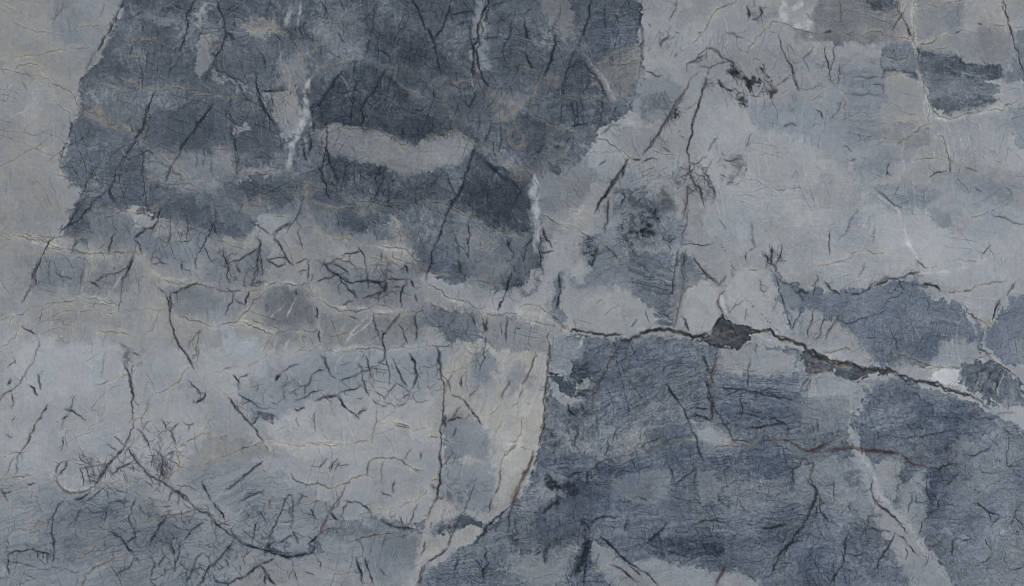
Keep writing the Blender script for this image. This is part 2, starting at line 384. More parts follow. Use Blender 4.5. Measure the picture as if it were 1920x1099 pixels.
P('f', 117, .35, 18, 1.2, '1480 -90 1690 -90 1690 20 1712 70 1680 80 1620 60 1560 70 1480 50', name='green_grey_band', band=(4,.4))
P('f', 112, .3, 12, 1.2, '1485 45 1560 62 1640 58 1700 74 1650 84 1560 80 1490 68')
P('f', 84, 0, 9, 1.1, '1620 0 1680 -5 1685 22 1640 22')
P('f', 142, .3, 12, 1.2, '1470 -90 1550 -90 1530 20 1520 50 1490 50 1470 40', name='pale_patch')
P('f', 138, .5, 5, 1, '1694 -90 2010 -90 2010 40 1800 60 1720 90 1700 30', name='pale_patch')
P('f', 126, .1, 8, 1.2, '1712 0 1800 0 1798 50 1760 70 1715 85', name='lilac_patch')
P('f', 126, .3, 8, 1.3, '1722 95 1800 55 1880 45 1900 70 1895 120 1830 125 1790 105', name='grey_patch')
P('f', 86, -.05, 8, .8, '1725 95 1780 98 1812 120 1880 120 1890 140 1850 150 1860 180 1872 190 1830 205 1780 215 1755 212 1740 175 1730 150', name='dark_clast', band=(5,.5))
P('f', 104, -.1, 9, 1.4, '1735 138 1850 145 1870 160 1860 185 1800 180 1745 190', band=(4,.5))
P('f', 112, 0, 9, 1.3, '1900 60 2010 60 2010 150 1890 150 1900 110')
P('f', 102, -.3, 8, 1.2, '1655 85 1715 80 1725 115 1730 150 1700 135 1660 145 1650 110')
P('f', 138, .5, 5, 1, '1664 140 1690 134 1722 150 1735 180 1740 220 1700 225 1668 215 1662 180', name='pale_clast')
P('f', 126, .3, 9, 1.3, '1672 225 1742 235 1740 275 1700 280 1680 265')
P('f', 118, -.5, 16, 1.5, '1605 310 1640 300 1700 300 1660 320 1625 330')
P('f', 120, -.5, 12, 1.4, '1640 352 1700 345 1760 365 1740 385 1690 392 1660 375', name='slate_patch', band=(-6,.6))
P('f', 126, -.4, 16, 1.5, '1745 390 1800 395 1790 430 1755 425')
P('f', 126, -.4, 18, 1.5, '1800 340 1860 335 1910 350 1900 375 1830 365')
P('f', 126, -.4, 16, 1.5, '1890 200 2010 210 2010 300 1900 280')
# blue-grey patches, right middle
P('f', 112, -.5, 5, 1.2, '1462 515 1500 540 1560 548 1640 540 1690 520 1722 510 1725 535 1760 548 1790 562 1840 600 1850 640 1840 660 1780 640 1772 690 1700 680 1640 690 1610 650 1570 610 1520 590 1490 590', name='slate_patch', band=(-4,.4), tex=.35)
P('f', 138, .1, 6, 1.2, '1490 585 1530 585 1570 610 1610 640 1625 665 1590 670 1530 650 1490 640', name='pale_patch')
P('f', 108, -.6, 12, 1.2, '1610 600 1700 560 1790 580 1800 640 1770 690 1640 680')
P('f', 110, -.5, 8, 1.2, '1868 570 1900 550 2010 540 2010 700 1920 690 1870 680 1850 640', name='slate_patch', tex=.3)
P('f', 146, -.1, 7, 1.2, '1728 545 1770 545 1860 520 1900 510 1900 540 1860 600 1830 595 1800 570', name='pale_patch')
P('f', 136, -.1, 9, 1.3, '1772 640 1830 640 1840 665 1810 690 1740 690 1760 670')
P('f', 150, 0, 6, 1.1, '1330 370 1350 420 1345 470 1352 520 1350 560 1330 590 1275 600 1270 560 1300 500', a=.0)
P('f', 108, -.4, 7, 1.2, '1180 470 1230 470 1265 480 1262 540 1258 585 1262 610 1235 605 1200 560 1175 540 1150 500', name='slate_patch', band=(12,1.0))
P('f', 112, -.2, 7, 1.2, '1272 470 1290 478 1310 500 1325 520 1300 530 1278 560 1265 560 1265 500', name='slate_patch', band=(-10,.7))
P('f', 150, .1, 5, 1, '1285 540 1320 520 1345 540 1345 580 1350 600 1325 625 1290 620 1268 600', name='pale_clast')
P('f', 148, .2, 5, 1, '1370 515 1390 500 1440 505 1455 530 1470 580 1482 625 1420 620 1380 605 1362 570', name='pale_clast')
P('f', 122, -.4, 5, 1, '1452 515 1480 530 1510 570 1480 585 1490 625 1480 620 1470 575', name='slate_patch')
P('f', 120, -.2, 10, 1.4, '1090 450 1130 430 1160 460 1180 520 1200 540 1140 545 1090 550 1065 530', name='grey_patch', band=(-25,.5))
P('f', 147, .1, 8, 1.1, '1070 500 1095 480 1105 500 1100 525 1080 530', name='pale_clast')
P('f', 144, .2, 8, 1.1, '1062 550 1110 545 1180 535 1215 580 1240 610 1185 625 1160 630 1062 618', name='pale_clast')
P('f', 126, -.25, 16, 1.5, '1110 420 1150 370 1170 320 1180 310 1200 330 1270 400 1280 450 1240 470 1170 470 1130 440', name='grey_patch', tex=.3)
P('f', 112, -.2, 5, 1.1, '1040 520 1055 505 1050 560 1060 600 1050 615 1035 590')
P('f', 136, .1, 10, 1.4, '1180 300 1220 270 1290 300 1290 380 1240 390 1200 340', tex=.3)
# lower right blue-grey field
P('f', 108, -.38, 5, .8, '1028 640 1072 628 1160 640 1180 640 1240 628 1330 645 1400 645 1490 650 1530 700 1600 712 1700 712 1760 735 1840 765 2010 850 2010 1180 700 1180 785 1090 840 1045 905 1000 955 960 1000 890 1012 830 1024 770 1028 700', name='slate_ground', band=(-8,.8), tex=.5)
P('f', 126, -.2, 10, 1.4, '1030 640 1080 635 1110 660 1070 690 1075 720 1050 740 1030 730', tex=.4)
P('f', 140, .2, 8, 1.4, '1030 690 1060 700 1075 730 1090 760 1060 760 1035 740', tex=.2)
P('f', 90, -.2, 7, 1.3, '1070 675 1105 685 1105 715 1085 725 1070 710', name='dark_clast')
P('f', 88, -.3, 7, 1.3, '1030 700 1060 705 1080 725 1110 735 1105 750 1070 745 1040 715', name='dark_clast')
P('f', 142, .4, 7, 1.3, '1075 725 1108 720 1112 735 1085 740')
P('f', 108, -.5, 12, 1.3, '1180 660 1250 640 1300 660 1320 700 1330 770 1270 800 1200 770 1120 800 1130 720', band=(-25,.8), tex=.5)
P('f', 106, -.6, 12, 1.3, '1340 700 1500 700 1500 790 1480 810 1340 790', band=(4,1.0), tex=.4)
P('f', 137, -.1, 12, 1.1, '1345 650 1420 645 1490 660 1510 700 1440 705 1380 700 1345 690')
P('f', 140, -.1, 14, 1.2, '1500 710 1560 705 1640 715 1640 750 1580 790 1530 760 1510 740', tex=.2)
P('f', 94, -.6, 16, 1.4, '1330 840 1460 825 1475 880 1450 900 1380 890 1330 870', tex=.3, name='dark_patch')
P('f', 112, -.3, 14, 1.4, '1180 890 1255 880 1260 920 1240 950 1180 940')
P('f', 108, -.3, 14, 1.4, '1305 880 1340 880 1350 940 1310 935')
P('f', 94, -.5, 14, 1.6, '1060 900 1150 920 1180 950 1100 970 1060 1010 1020 1020 1000 980 1030 950', band=(-20,.5), tex=.3)
P('f', 120, -.2, 16, 1.6, '1010 880 1040 880 1060 930 1030 950 1000 930', tex=.6)
P('f', 127, -.25, 16, 1.4, '1120 780 1200 790 1220 830 1150 860 1060 850 1040 800', tex=.8)
P('f', 98, -.5, 12, 1.3, '1120 865 1190 850 1290 825 1310 850 1280 890 1200 910 1130 905', band=(-10,.5))
P('f', 76, -.45, 12, 1.1, '1220 1000 1300 1010 1360 1020 1355 1040 1290 1052 1235 1040 1210 1020', band=(5,.7), name='dark_patch')
P('f', 90, -.5, 14, 1.5, '1240 990 1300 1000 1420 1010 1520 990 1490 1010 1380 1030 1250 1010', band=(3,.7), a=.7)
P('f', 140, -.1, 8, 1.0, '1190 1050 1240 1050 1310 1070 1380 1070 1420 1085 1440 1180 1210 1180 1180 1090', name='pale_patch')
P('f', 137, -.1, 8, 1.1, '1110 1065 1140 1040 1175 1055 1210 1090 1180 1180 1150 1180 1150 1090', name='pale_patch')
P('f', 100, -.4, 9, 1.3, '1105 1005 1140 1030 1120 1065 1105 1060')
P('f', 92, -.5, 9, 1.3, '1090 1010 1105 1010 1100 1060 1085 1080 1070 1070', name='dark_patch')
P('f', 124, -.3, 18, 1.5, '970 1040 1060 1030 1085 1020 1060 1060 1040 1180 960 1180 950 1080', tex=.6)
P('f', 104, -.5, 18, 1.5, '800 1070 850 1050 910 1040 930 1080 900 1180 780 1180', tex=.4)
P('f', 96, -.1, 9, .9, '811 998 836 983 873 968 890 972 909 986 895 994 873 990 855 990 836 1001 822 1008', name='dark_clast')
P('f', 150, .5, 6, .8, '800 1001 822 1008 847 997 873 990 905 994 888 1019 858 1030 840 1027 822 1041 795 1057 780 1075 785 1030', name='pale_clast')
P('f', 127, -.25, 20, 1.4, '1490 860 1560 850 1620 880 1640 960 1600 980 1540 940 1490 950', tex=.3, band=(2,.4))
P('f', 137, -.15, 9, 1.0, '1645 870 1670 858 1690 870 1690 920 1670 940 1640 920', name='pale_patch')
P('f', 133, -.15, 12, 1.1, '1680 910 1735 880 1740 950 1725 1010 1690 970', tex=.2)
P('f', 130, -.15, 10, 1.3, '1585 780 1605 800 1640 890 1650 930 1700 980 1760 1060 1840 1180 1750 1180 1700 1080 1660 1000 1630 940 1590 830', name='pale_band')
P('f', 92, -.6, 9, 1.2, '1738 895 1752 883 1800 872 1775 905 1757 940 1742 932', name='dark_patch')
P('f', 100, -.6, 18, 1.5, '1620 730 1740 740 1830 770 1850 810 1780 850 1700 830 1620 830', tex=.6, band=(-6,.6))
P('f', 114, -.42, 24, 1.4, '1800 820 2010 860 2010 1180 1840 1180 1780 1060 1780 900', band=(2,.5), tex=.5)
P('f', 100, -.6, 16, 1.5, '1520 990 1620 980 1630 1050 1560 1120 1480 1100', band=(2,.6), tex=.4)
P('f', 100, -.25, 7, 1.2, '1800 685 1840 672 1880 690 1920 720 1930 760 1870 760 1840 745 1800 725', name='dark_clast', tex=.5)
P('f', 138, -.1, 8, 1.2, '1800 655 1840 660 1900 700 1930 720 1930 690 1880 680 1850 660')
P('f', 166, -.2, 4, 1, '1752 700 1775 690 1795 698 1800 728 1775 728 1747 718', name='white_clast')
P('f', 134, -.1, 6, .8, '1112 1015 1150 1035 1190 1068 1222 1098 1190 1105 1150 1075 1125 1062 1108 1050', name='pale_patch')
P('f', 121, -.25, 8, .9, '1145 892 1200 884 1256 878 1258 900 1236 948 1190 940 1150 930')
P('f', 122, -.25, 8, .9, '1306 878 1340 885 1352 905 1344 940 1312 938')
P('f', 119, -.2, 16, 1.2, '1350 905 1440 900 1500 930 1450 960 1380 950')
P('f', 96, -.4, 12, 1.0, '1040 960 1100 950 1110 985 1080 1010 1030 1030 990 1010 1000 985', band=(-20,.4))
P('f', 128, -.2, 14, 1.2, '985 1050 1030 1040 1060 1030 1070 1060 1040 1099 990 1099')
P('f', 135, -.1, 9, .9, '1300 800 1330 798 1370 820 1365 835 1320 840 1300 830')
P('f', 122, -.2, 14, 1.2, '1490 760 1590 740 1600 790 1560 810 1500 800', tex=.3)
P('f', 141, -.05, 9, .9, '1588 790 1605 800 1630 870 1655 925 1705 975 1765 1055 1850 1190 1760 1190 1705 1075 1660 1000 1640 945 1615 890', name='pale_band', tex=.1)
# green-black fill of the long open seam
P('b3', 77, .35, 3, .8, '430 655 460 700 540 728 625 745 560 770 540 810 480 838 440 820 380 835 330 800 270 790 340 765 370 745 400 700', name='green_fill', band=(15,.5))
P('b3', 80, .3, 3, .8, '825 845 900 858 1000 898 1099 918 1099 1002 1050 1000 990 950 930 955 860 968 840 920', name='green_fill', band=(12,.6))
P('b4', 76, .3, 3, .8, '205 910 330 942 440 952 400 968 310 965 240 1000 215 1002', name='green_fill', band=(8,.6))

# ---- squiggled specks ----
S('a3', 1, '455 335 520 365 560 415 600 365 650 375 685 430 705 475 685 520 640 495 600 445 570 475 520 425 480 425 455 390', scale=10., dense=.45)
S('a3', .85, '400 410 450 430 500 470 560 500 555 585 520 570 500 520 440 470', dense=.2)
S('a3', .85, '150 580 200 565 240 578 212 632 170 645 138 622', dense=.3)
S('a3', .9, '183 665 250 668 252 715 205 712', dense=.35)
S('a3', .6, '240 320 290 290 345 250 350 300 300 330 250 345')
S('a3', .5, '330 390 380 400 380 480 340 480')
S('a3', .6, '200 860 300 850 390 920 390 1020 330 1040 260 960 180 960')
S('a3', .5, '0 900 150 980 200 1099 0 1099')
S('a3', .4, '400 810 560 790 560 880 480 980 430 960')
S('a3', .3, '0 500 120 480 160 560 60 640 0 620')
S('b2', .9, '780 290 830 260 900 280 918 320 880 345 860 360 850 412 832 385 800 350')
S('b2', .75, '960 120 1099 130 1099 420 1040 340 960 280 940 200', scale=13.)
S('b3', 1, '-60 160 60 155 130 195 215 230 190 275 100 285 40 265 -60 250', scale=13.)
S('b3', .9, '-20 115 80 115 70 165 -20 185')
S('b3', .5, '-60 40 130 60 200 120 120 180 -60 160', scale=13.)
S('b2', .5, '950 0 1050 0 1040 100 960 120')
S('b3', .8, '520 770 560 760 582 790 540 812 490 832')
S('b3', .7, '630 350 680 310 730 330 710 400 650 410')
S('b2', .45, '480 390 600 380 620 440 560 540 480 560 430 480')
S('b2', .5, '640 960 720 980 830 1060 780 1099 690 1060')
S('b0', .5, '600 800 740 830 740 900 650 920')
S('b0', .6, '20 980 70 980 70 1040 20 1040')
S('c0', .7, '1010 90 1080 90 1080 160 1010 165')
S('c1', .6, '230 200 300 200 300 260 250 250')
S('c2', .7, '420 830 470 835 485 905 440 905')
S('c2', .7, '600 520 650 525 690 600 640 610 605 580')
S('c2', .8, '590 720 640 680 665 640 685 700 620 760')
S('c2', .6, '700 570 830 560 800 620 740 670 690 620')
S('c2', .45, '720 180 900 220 880 400 800 400 740 300')
S('c2', .5, '600 260 760 240 700 380 600 420')
S('c2', .5, '300 900 360 900 380 1050 280 1080')
S('c2', .5, '20 580 180 620 200 720 80 740')
S('c2', .5, '380 740 300 790 240 890 280 890 420 760')
S('c2', .5, '740 950 840 900 830 1010 740 1060')
S('c3', .4, '0 320 130 320 150 380 0 420')
S('c3', .35, '460 320 700 330 680 370 460 380')
S('c4', .45, '500 370 680 380 680 500 560 480')
S('c4', .4, '180 500 300 500 320 600 200 590')
S('b4', .6, '830 950 980 960 960 1070 860 1080')
S('c4', .4, '640 860 740 850 740 940 660 930')

S('b3', 1, '0 195 60 190 80 230 40 260 0 250', scale=8., dense=.4)
S('b3', .9, '0 115 80 118 70 160 0 180', scale=8., dense=.35)
S('b2', .9, '780 290 830 262 915 285 915 320 880 345', scale=8., dense=.2)

# ---- traced veins, tile by tile ----
V('a0', '''
n 5: 640 0 615 50 600 100 575 140 545 185 525 225 500 265
n 10: 548 185 535 210 520 235 500 265
n 5 .6: 490 270 465 320 440 380 405 440
n 2.5 .6: 540 20 530 60 515 85 ; n 3 .6: 330 10 310 60 280 110 265 140 ; n 2.5 .5: 300 40 285 90 ; n 2 .5: 350 90 360 140 365 170
n 2.5 .6: 720 60 690 85 650 105
n 7: 1010 0 985 50 965 70 968 120 960 170 945 220 930 260
n 5 .7: 925 290 900 340 870 390 ; n 2 .7: 860 40 960 50 ; n 2.5 .6: 1040 60 1045 130 1030 200 ; n 4 .6: 1030 240 1010 310 960 350 ; n 5 .7: 1099 330 1080 370 1060 420
n 6: 800 470 780 510 765 560 745 640 735 680 700 710 680 760 640 810
n 9 .8: 765 540 755 570 ; n 8 .9: 735 660 715 690 ; n 4 .7: 745 590 745 720 ; n 2 .5: 650 640 680 600
n 6: 1099 520 1060 590 1020 635 990 690 960 730 930 780 905 820 885 850
n 7: 885 850 870 890 850 935 ; n 3 .8: 885 850 890 890 930 900 935 930 ; n 2.5 .6: 870 880 840 900 ; n 3 .6: 1005 600 1010 640
n 4 .9: 725 780 735 850 730 900 745 960 755 1050 760 1099
n 3 .7: 750 840 830 840 880 860
n 5 .7: 640 810 600 900 575 960 520 1010 470 1060 445 1099
n 5 .8: 510 850 480 890 450 940 430 990 410 1050 400 1099
n 9 .9: 570 960 575 1000 585 1040 ; n 3 .6: 585 1020 660 1020 730 1030 745 1060
n 4 .5: 370 640 355 700 330 770 310 830 295 880
n 3: 1010 770 1005 860 ; n 3: 1050 780 1045 850 ; n 3: 1090 840 1095 910
n 2 .6: 920 560 990 520 ; n 2 .6: 860 560 910 540 ; n 2 .6: 790 690 820 680
d 2.5: 0 355 70 365 140 380 210 390 250 405 280 435 330 460 380 490 390 520 410 550
g 3: 410 550 460 580 520 600 560 640 620 640 660 660 700 700
d 2.5: 700 700 740 730 790 770 830 800 870 840 920 850 950 890 990 950 1000 970
d 2.5: 70 365 100 335 140 325 200 335 230 370 250 405 ; g 2: 250 420 275 490 310 545 360 575
d 2: 70 115 130 145 200 165 260 170 310 175 335 190 ; g 3: 0 290 80 290 160 283 240 268 330 258 400 250 460 240
g 2: 390 132 460 130 520 132 ; g 3: 650 212 720 210 800 200 870 195 940 183 ; g 2.5: 1040 180 1099 195
g 2.5: 500 430 550 440 600 460 640 450 650 420 700 425 730 450 790 465 850 460 900 455 950 465 1020 490 1099 490
d 1.5: 520 340 570 370 620 410 650 420 ; g 2.5: 400 560 470 600 540 640 600 680 690 700 ; g 2: 480 540 520 590 560 620
d 2: 755 945 800 935 850 948 930 950 1000 970 1050 1010 1099 1030 ; g 2: 860 780 900 830
d 2: 300 905 330 910 365 930 ; d 1.5: 380 940 440 945 ; d 2: 295 870 298 905
g 1.5: 160 745 200 765 230 790 ; g 1.5 .7: 80 445 120 460 160 470 ; d 1.5: 480 1070 530 1070 580 1050 ; g 2: 640 1095 720 1080 800 1060 850 1045
g 2: 640 300 690 290 740 295 ; g 1.5: 20 30 70 50 ; l 18 .5: 380 540 460 600 560 640 690 700 ; l 12 .5: 0 300 160 290 460 240''')
V('a1', '''
n 6: 20 0 40 60 60 120 65 160 55 220 30 270 5 320 ; n 8 .8: 65 160 100 200 130 200
n 4 .7: 0 320 50 370 110 410 160 480 200 530 ; n 5: 205 370 220 430 240 490 260 560 290 610 320 645 ; n 8 .9: 230 490 265 570 290 610
n 5 .8: 230 250 260 310 265 360 ; n 3: 110 80 115 140 ; n 3 .8: 65 570 70 610 ; n 3: 75 560 110 640 125 780 120 860 110 920 ; n 4 .8: 90 650 115 770 125 850
n 5: 250 470 320 465 380 465 ; n 4: 300 475 305 540 ; n 2.5 .7: 325 660 350 730 370 800
n 4 .8: 580 0 580 60 575 90 ; n 4 .8: 555 10 575 50 ; n 3: 475 95 500 60 ; n 3: 510 80 540 65 ; n 5: 640 170 655 190 675 220
n 4 .8: 850 10 835 60 825 110 805 180 ; n 3 .6: 670 140 720 125 780 95 ; n 5: 1020 0 1050 40 1075 100 1090 150 1099 155
n 3 .7: 840 20 800 80 770 110 ; n 3 .7: 800 200 790 280 ; n 4 .7: 590 260 630 290 660 300 ; n 3.5 .8: 860 260 900 285 920 320
n 7 .9: 655 370 625 410 600 460 575 500 550 540 515 565 ; n 4 .8: 740 310 725 350 720 380 ; n 5: 745 420 720 490 715 560 705 640
n 3: 640 475 720 465 760 480 ; n 5: 885 355 860 410 830 470 790 510 765 560 765 660
n 7: 485 460 485 500 ; n 9 .9: 500 560 510 620 520 670 ; n 9: 490 680 500 720 490 790 ; n 7 .9: 450 660 445 670 ; n 6: 465 760 470 800 485 830
n 5: 580 640 580 720 575 800 560 860 580 950 605 1030 ; n 8: 575 760 620 870 645 930 ; n 5: 540 860 570 930 ; n 4 .7: 500 560 540 520
n 4 .6: 470 890 520 880 545 890 ; n 4 .7: 880 880 860 960 830 1030 ; n 3: 980 660 970 700 ; n 3: 1050 660 1060 700 ; n 4 .8: 640 930 640 1000 ; n 3: 910 960 905 1040
d 3: 345 880 400 915 460 940 520 965 580 980 640 1000 690 1020 720 1035 780 1040 830 1045 900 1050 950 1040 1000 1010 1060 995 1099 985
d 2.5: 130 895 200 890 260 900 300 880 370 862 ; d 2.5: 0 1030 50 1050 90 1035 140 1030 155 1050 200 1045 240 1012 320 1005 400 1000 470 995 490 960
g 4: 470 945 485 990 500 1030 560 1045 620 1070 680 1065 730 1080 800 1099
d 3: 330 140 380 150 410 180 420 220 440 260 455 280 ; g 2: 200 85 280 110 330 140 ; g 2: 140 125 210 160 280 150 330 170 370 185
g 3: 455 280 470 320 520 350 580 345 640 335 690 320 740 305 790 305 830 330 880 340 950 340 1000 350 1040 400
g 3: 900 370 950 420 1010 460 1060 490 1090 530 ; g 3: 0 510 60 510 120 505 160 530 200 550 240 545 ; g 4: 0 240 30 235
g 3: 530 630 620 650 700 665 760 660 820 670 880 690 950 730 1020 750 ; g 2: 480 270 520 265 560 230 ; d 2: 0 770 60 770 100 765
w 14: 395 40 385 90 375 130 ; w 8: 450 10 440 80 435 130 ; w 10 .6: 380 180 370 230 ; w 7 .4: 360 260 330 330 320 400 ; w 11: 520 380 490 430 480 480 480 540 470 590
w 22: 480 540 470 600 455 660 430 700 ; w 16: 440 690 405 740 400 800 385 870 ; w 12 .7: 480 450 450 480 ; w 2 .5: 0 165 180 160 370 165 ; w 8 .6: 510 590 500 650 ; w 8 .5: 470 700 480 760 ; l 26 .7: 480 420 460 600 400 760 390 860''')
V('a2', '''
n 6: 0 140 20 180 35 215 ; n 5: 120 30 100 100 75 150 35 215 ; n 5: 35 215 45 260 55 310 75 385
n 6: 320 0 290 60 265 130 265 190 240 250 240 330 235 400 ; n 5: 220 130 225 190 240 240 265 290 270 350 285 400 315 450 ; n 6: 265 190 275 230 265 300 270 360 ; n 4: 320 40 310 80 285 120 280 190
r 6: 290 60 268 120 262 200 ; r 3: 240 330 230 420 ; n 3: 240 60 180 65 130 70 ; n 3 .6: 220 110 160 125 ; n 4 .6: 440 70 400 100 360 120 ; n 4 .7: 455 60 430 140 410 210 390 270 ; n 3 .6: 300 40 360 20 420 5
r 2: 290 200 340 195 385 195
n 6: 505 110 515 160 530 200 ; n 5: 505 260 520 310 545 360 ; n 4 .7: 540 45 500 80 ; n 3: 620 170 640 155 ; n 7: 665 180 655 250 640 310 625 350 605 390
n 5: 850 0 840 70 815 140 795 200 785 240 ; n 4 .8: 765 260 740 310 720 370 705 430 690 470 ; n 4: 970 70 985 120 ; n 2.5 .7: 920 20 920 140 ; n 5 .6: 690 40 680 90
n 11 .8: 820 320 850 370 880 410 900 450 920 500 ; n 4 .7: 825 370 825 460 ; n 5 .7: 910 500 910 570 890 630 870 680
n 3: 770 520 775 640 ; n 3: 800 530 810 640 ; n 2.5: 750 530 760 660 ; n 3: 740 650 800 640 870 635 ; n 4 .7: 330 640 300 730 ; n 3 .6: 270 600 260 680
n 4: 250 730 230 800 210 880 185 960 165 1010 ; n 8: 165 1010 130 1040 105 1099 ; n 4 .7: 380 640 385 720 380 800
n 9 .8: 290 830 340 870 390 910 430 930 480 980 ; n 10 .6: 300 820 370 900 ; n 4: 110 910 130 960 160 1010 ; n 4 .6: 100 850 60 910 20 960 0 990
n 5: 40 470 42 500 ; n 4: 250 470 235 520 220 550 190 520 ; n 6 .6: 900 690 960 640 1000 640
n 6: 1035 820 1010 870 975 920 940 975 900 1030 870 1090 ; n 11: 1040 820 1010 870 1005 920 ; n 7: 1000 890 960 950 920 1000 ; n 5: 1060 820 1099 820 ; n 4: 1005 990 1020 1010 1000 1060 ; n 4: 940 1040 930 1090 ; n 3: 920 830 890 850
d 3: 250 420 300 470 340 510 365 560 375 600 385 640 ; g 3: 100 400 150 430 200 420 250 420 ; d 2.5: 60 470 90 530 120 560 140 610 150 660
g 3: 385 640 420 600 470 555 520 510 560 480 590 410 ; g 3: 410 660 440 720 450 750 510 750 490 690 460 640
d 3: 530 580 600 610 650 640 700 660 760 685 850 690 880 715 940 740 990 770 1030 800 1060 820 ; d 2: 500 670 560 680 640 680 700 680 ; d 2: 805 765 840 785 880 795 940 785 990 770
g 3: 440 330 490 345 540 360 590 375 650 400 690 440 ; d 3: 590 410 640 420 690 450 ; g 9 .6: 690 500 780 500 850 500 900 505
g 3: 870 330 930 300 1000 270 1060 250 1099 235 ; g 2: 950 350 1020 330 1099 300 ; g 3: 0 720 60 690 120 680 180 690 220 720 250 745
g 2.5: 280 745 330 780 370 800 380 830 440 850 500 880 560 895 600 860 ; d 2: 400 915 460 925 530 920 ; d 2.5: 550 920 580 960 580 1000 ; d 2: 0 1040 60 1040 110 1060 150 1080 170 1099
w 10 .7: 270 60 295 130 ; w 14: 555 900 570 960 560 1030 540 1090 ; w 5: 230 380 240 450 ; w 5 .6: 290 300 310 370 ; l 28 .6: 770 250 830 310 900 390 960 500 1010 560 1040 620 1099 690 ; w 4 .5: 800 270 870 350 920 410 970 500''')
V('a3', '''
n 9 .6: 0 0 5 80 10 160 8 240 15 340 30 370 ; n 3: 30 370 100 395 ; r 2.5: 190 0 175 60 150 110
d 3: 500 0 460 20 400 45 365 85 345 130 325 170 ; d 2.5: 325 180 290 210 270 220 ; n 8 .9: 550 30 555 60 560 95 ; n 5: 555 75 580 70 ; n 7: 615 35 630 65 600 100 ; n 4: 575 100 600 98
n 6 .8: 150 180 120 210 105 240 ; n 8: 190 275 180 292 ; n 4: 185 165 200 170 ; n 5: 300 175 320 165 ; n 4: 45 125 55 135 ; n 7 .5: 435 160 480 170 530 195
d 4: 590 215 620 180 650 145 700 115 720 115 ; d 2.5: 555 245 590 215 ; d 2.5: 720 115 770 130 820 150 880 165 950 170 ; n 8: 950 170 980 160 990 165 ; g 2.5: 990 170 1040 165 1099 180
n 3: 240 370 240 330 290 305 340 255 350 245 ; n 6: 340 245 400 265 440 300 470 320 500 345 ; n 5 .7: 240 330 280 310 ; n 4: 345 260 340 310 ; n 4: 290 305 330 285 ; d 2.5 : 430 250 455 225
r 4: 305 340 360 350 400 330 450 320 ; r 5: 300 375 260 410 240 460 200 510 170 550 150 600 120 640 100 680 75 730 55 760 ; n 5: 160 580 120 650 90 700 50 760 15 800 ; n 4 .6 : 230 480 200 520 160 580
r 5: 355 350 340 410 320 460 310 510 290 570 275 630 265 680 ; n 5: 340 400 320 460 305 520 285 590 270 650 255 720 245 790 255 840 ; n 4: 255 840 265 910 280 950 310 970 320 1040 ; n 3: 270 840 310 830 345 800 ; n 5: 330 890 360 930 380 980 385 1020
n 4: 300 900 350 940 370 980 ; n 3: 280 870 240 900 200 920 ; n 4: 240 880 270 930
n 6: 615 345 640 375 ; n 6: 400 410 440 460 ; n 5: 440 455 480 465 ; n 4 : 430 820 470 830 510 815 ; n 4: 480 810 470 840 ; n 3: 420 815 400 840
n 4: 715 175 725 240 750 290 775 330 785 380 800 430 820 465 ; n 5: 780 340 795 400 820 465 ; n 4: 1020 225 1000 290 985 340 975 370 980 420 ; n 4: 950 270 970 330 975 370 ; n 3 .7: 870 370 840 300 900 240 ; n 3 .6: 790 330 830 315
r 5: 700 445 730 425 765 400 ; r 5: 1030 330 1030 380 1015 430 ; r 3: 1050 380 1050 430 ; d 3: 860 520 900 510 950 480 ; g 4 .5: 870 560 920 510 970 440 ; r 2 .7: 830 465 870 460 930 435
n 4: 940 600 905 565 ; n 4: 945 610 930 580 ; n 4 .6: 1045 510 1020 570 975 620 ; n 6 .6: 735 660 780 640 810 650 ; d 2.5 .7: 695 690 720 685 ; d 2.5 .7: 830 680 855 675 ; r 3: 575 690 560 720 545 760 ; n 4 .6: 400 710 370 740 350 780 ; n 5 .7: 795 555 775 580
d 2.5: 60 775 100 790 140 795 190 805 ; n 3: 120 760 160 785 ; d 1.5: 690 970 720 980 750 970 ; d 1.5: 760 967 830 966 ; d 1.5 .5: 610 795 745 785 ; d 1.5 .5: 600 965 650 950
r 3: 300 970 250 1000 240 1050 215 1099 ; r 3: 245 960 240 1040 ; r 3: 240 560 290 530
w 26: 735 10 740 60 745 110 ; w 14: 830 0 790 50 ; w 20: 800 130 850 140 890 120 ; w 6 .5: 900 20 880 60 ; n 4: 20 830 60 815 90 820 ; n 3: 855 70 870 85''')
